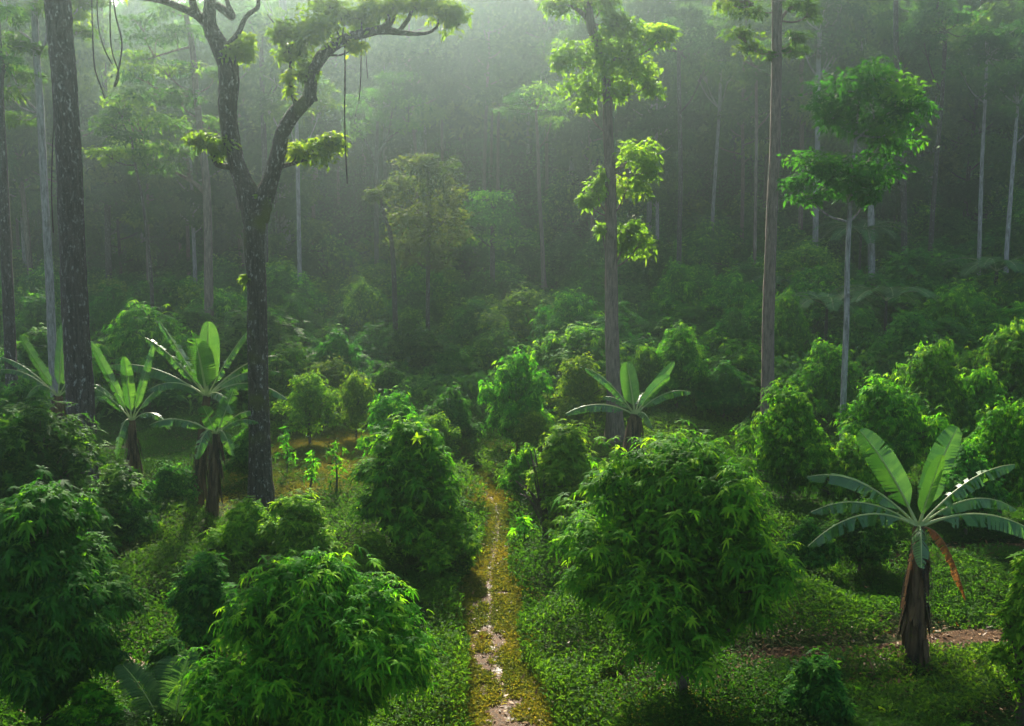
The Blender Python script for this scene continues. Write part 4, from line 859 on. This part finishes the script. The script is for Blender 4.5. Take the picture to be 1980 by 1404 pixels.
seedling(1850, 1420, .5, 8, "broad-leaved seedling cut by the bottom edge below the large banana stem", 3)
seedling(1500, 1335, .34, 6, "small seedling with one upright leaf touching the small dark shrub", 4)
seedling(1925, 1330, .4, 7, "seedling in the dark right of the large banana stem", 5)
seedling(1660, 1350, .34, 8, "low seedling between the small dark shrub and the large banana stem", 6)

# ------------------------------------------------------------------ lianas, sticks, stones
def liana(px_rows, Y, wpx, label, seed):
    r = np.random.default_rng(seed); rows = np.array([W(p[0], p[1], Y) for p in px_rows]); g = Geo(); tube(g, rows, [wpx*Y/FPX*.5]*len(rows), 5, 6, .12, r)
    tag(obj("liana", g, M_vine, origin=tuple(rows[0]), smooth=True), label, "liana", "lianas hanging from the canopy")
liana([(176, -60), (179, 60), (183, 130), (196, 170), (203, 192)], 27, 2.5, "leftmost thin liana hanging right of the thickest trunk", 1)
for a in [([(187, -60), (189, 40), (200, 90), (217, 125)], 27.4, 2.3, "short liana curving between two longer ones right of the thickest trunk", 2),
          ([(213, -60), (213, 60), (218, 105), (228, 135), (228, 155), (222, 168)], 27.2, 2.3, "thin liana meeting another in a loose V right of the thickest trunk", 3),
          ([(217, -60), (222, 20), (235, 75), (234, 110), (226, 150), (221, 168)], 27, 3, "bowed thicker liana closing the loose V right of the thickest trunk", 4),
          ([(103, 150), (104, 230), (101, 300), (100, 380), (103, 450)], 25, 2.5, "liana running down beside the thickest trunk", 5),
          ([(666, 82), (667, 150), (666, 220), (668, 290), (671, 355)], 26.2, 3, "longest liana hanging alone from the forked tree's right limb", 6),
          ([(699, 70), (698, 120), (697, 160), (694, 196)], 26.2, 2, "medium liana hanging from the forked tree's right limb", 7),
          ([(706, 68), (708, 110), (711, 152)], 26.2, 1.6, "shortest liana hanging from the forked tree's right limb", 8)]: liana(*a)
def stick(p, q, rad, label, seed):
    p, q = np.array(p), np.array(q); r = np.random.default_rng(seed); g = Geo(); tube(g, [p, (p+q)/2+[0, 0, .02], q], [rad, rad*.8, rad*.5], 6, 4, .12, r); tag(obj("fallen_stick", g, M_wood, origin=tuple(p), smooth=True), label, "stick", "fallen sticks")
a = G(1692, 1312); stick(a+[0, 0, .03], W(1680, 1275, a[1]), .022, "orange stick stuck upright in soil left of the large banana stem", 1)
for k, (p, q, l) in enumerate([((215, 1232), (262, 1222), "pale fallen stick beside the corner fruit tree, upper of two"), ((205, 1248), (255, 1236), "pale fallen stick beside the corner fruit tree, lower of two"), ((1175, 1300), (1215, 1280), "pale twig lying in weeds left of the largest fruit tree's trunk"), ((1100, 1128), (1150, 1110), "pale twig lying on the weed mound right of the trail")]):
    stick(G(*p)+[0, 0, .14], G(*q)+[0, 0, .2], .016, l, 10+k)

# ------------------------------------------------------------------ haze
hm, t, N = nodes("haze"); pv = N("ShaderNodeVolumePrincipled"); pv.inputs["Density"].default_value = HAZE_DENSITY; pv.inputs["Anisotropy"].default_value = HAZE_G
pv.inputs["Color"].default_value = (*HAZE_COL, 1); o = N("ShaderNodeOutputMaterial"); t.links.new(pv.outputs[0], o.inputs["Volume"])
x0, x1, y0, y1, z0, z1 = -268, 268, -46, 340, -8, 66
me = bpy.data.meshes.new("haze"); me.from_pydata([(x, y, z) for z in (z0, z1) for y in (y0, y1) for x in (x0, x1)], [], [(0, 2, 3, 1), (4, 5, 7, 6), (0, 1, 5, 4), (2, 6, 7, 3), (0, 4, 6, 2), (1, 3, 7, 5)])
me.materials.append(hm); ho = bpy.data.objects.new("haze", me); C.objects.link(ho); tag(ho, "pale morning mist filling the valley", "mist", kind="stuff")
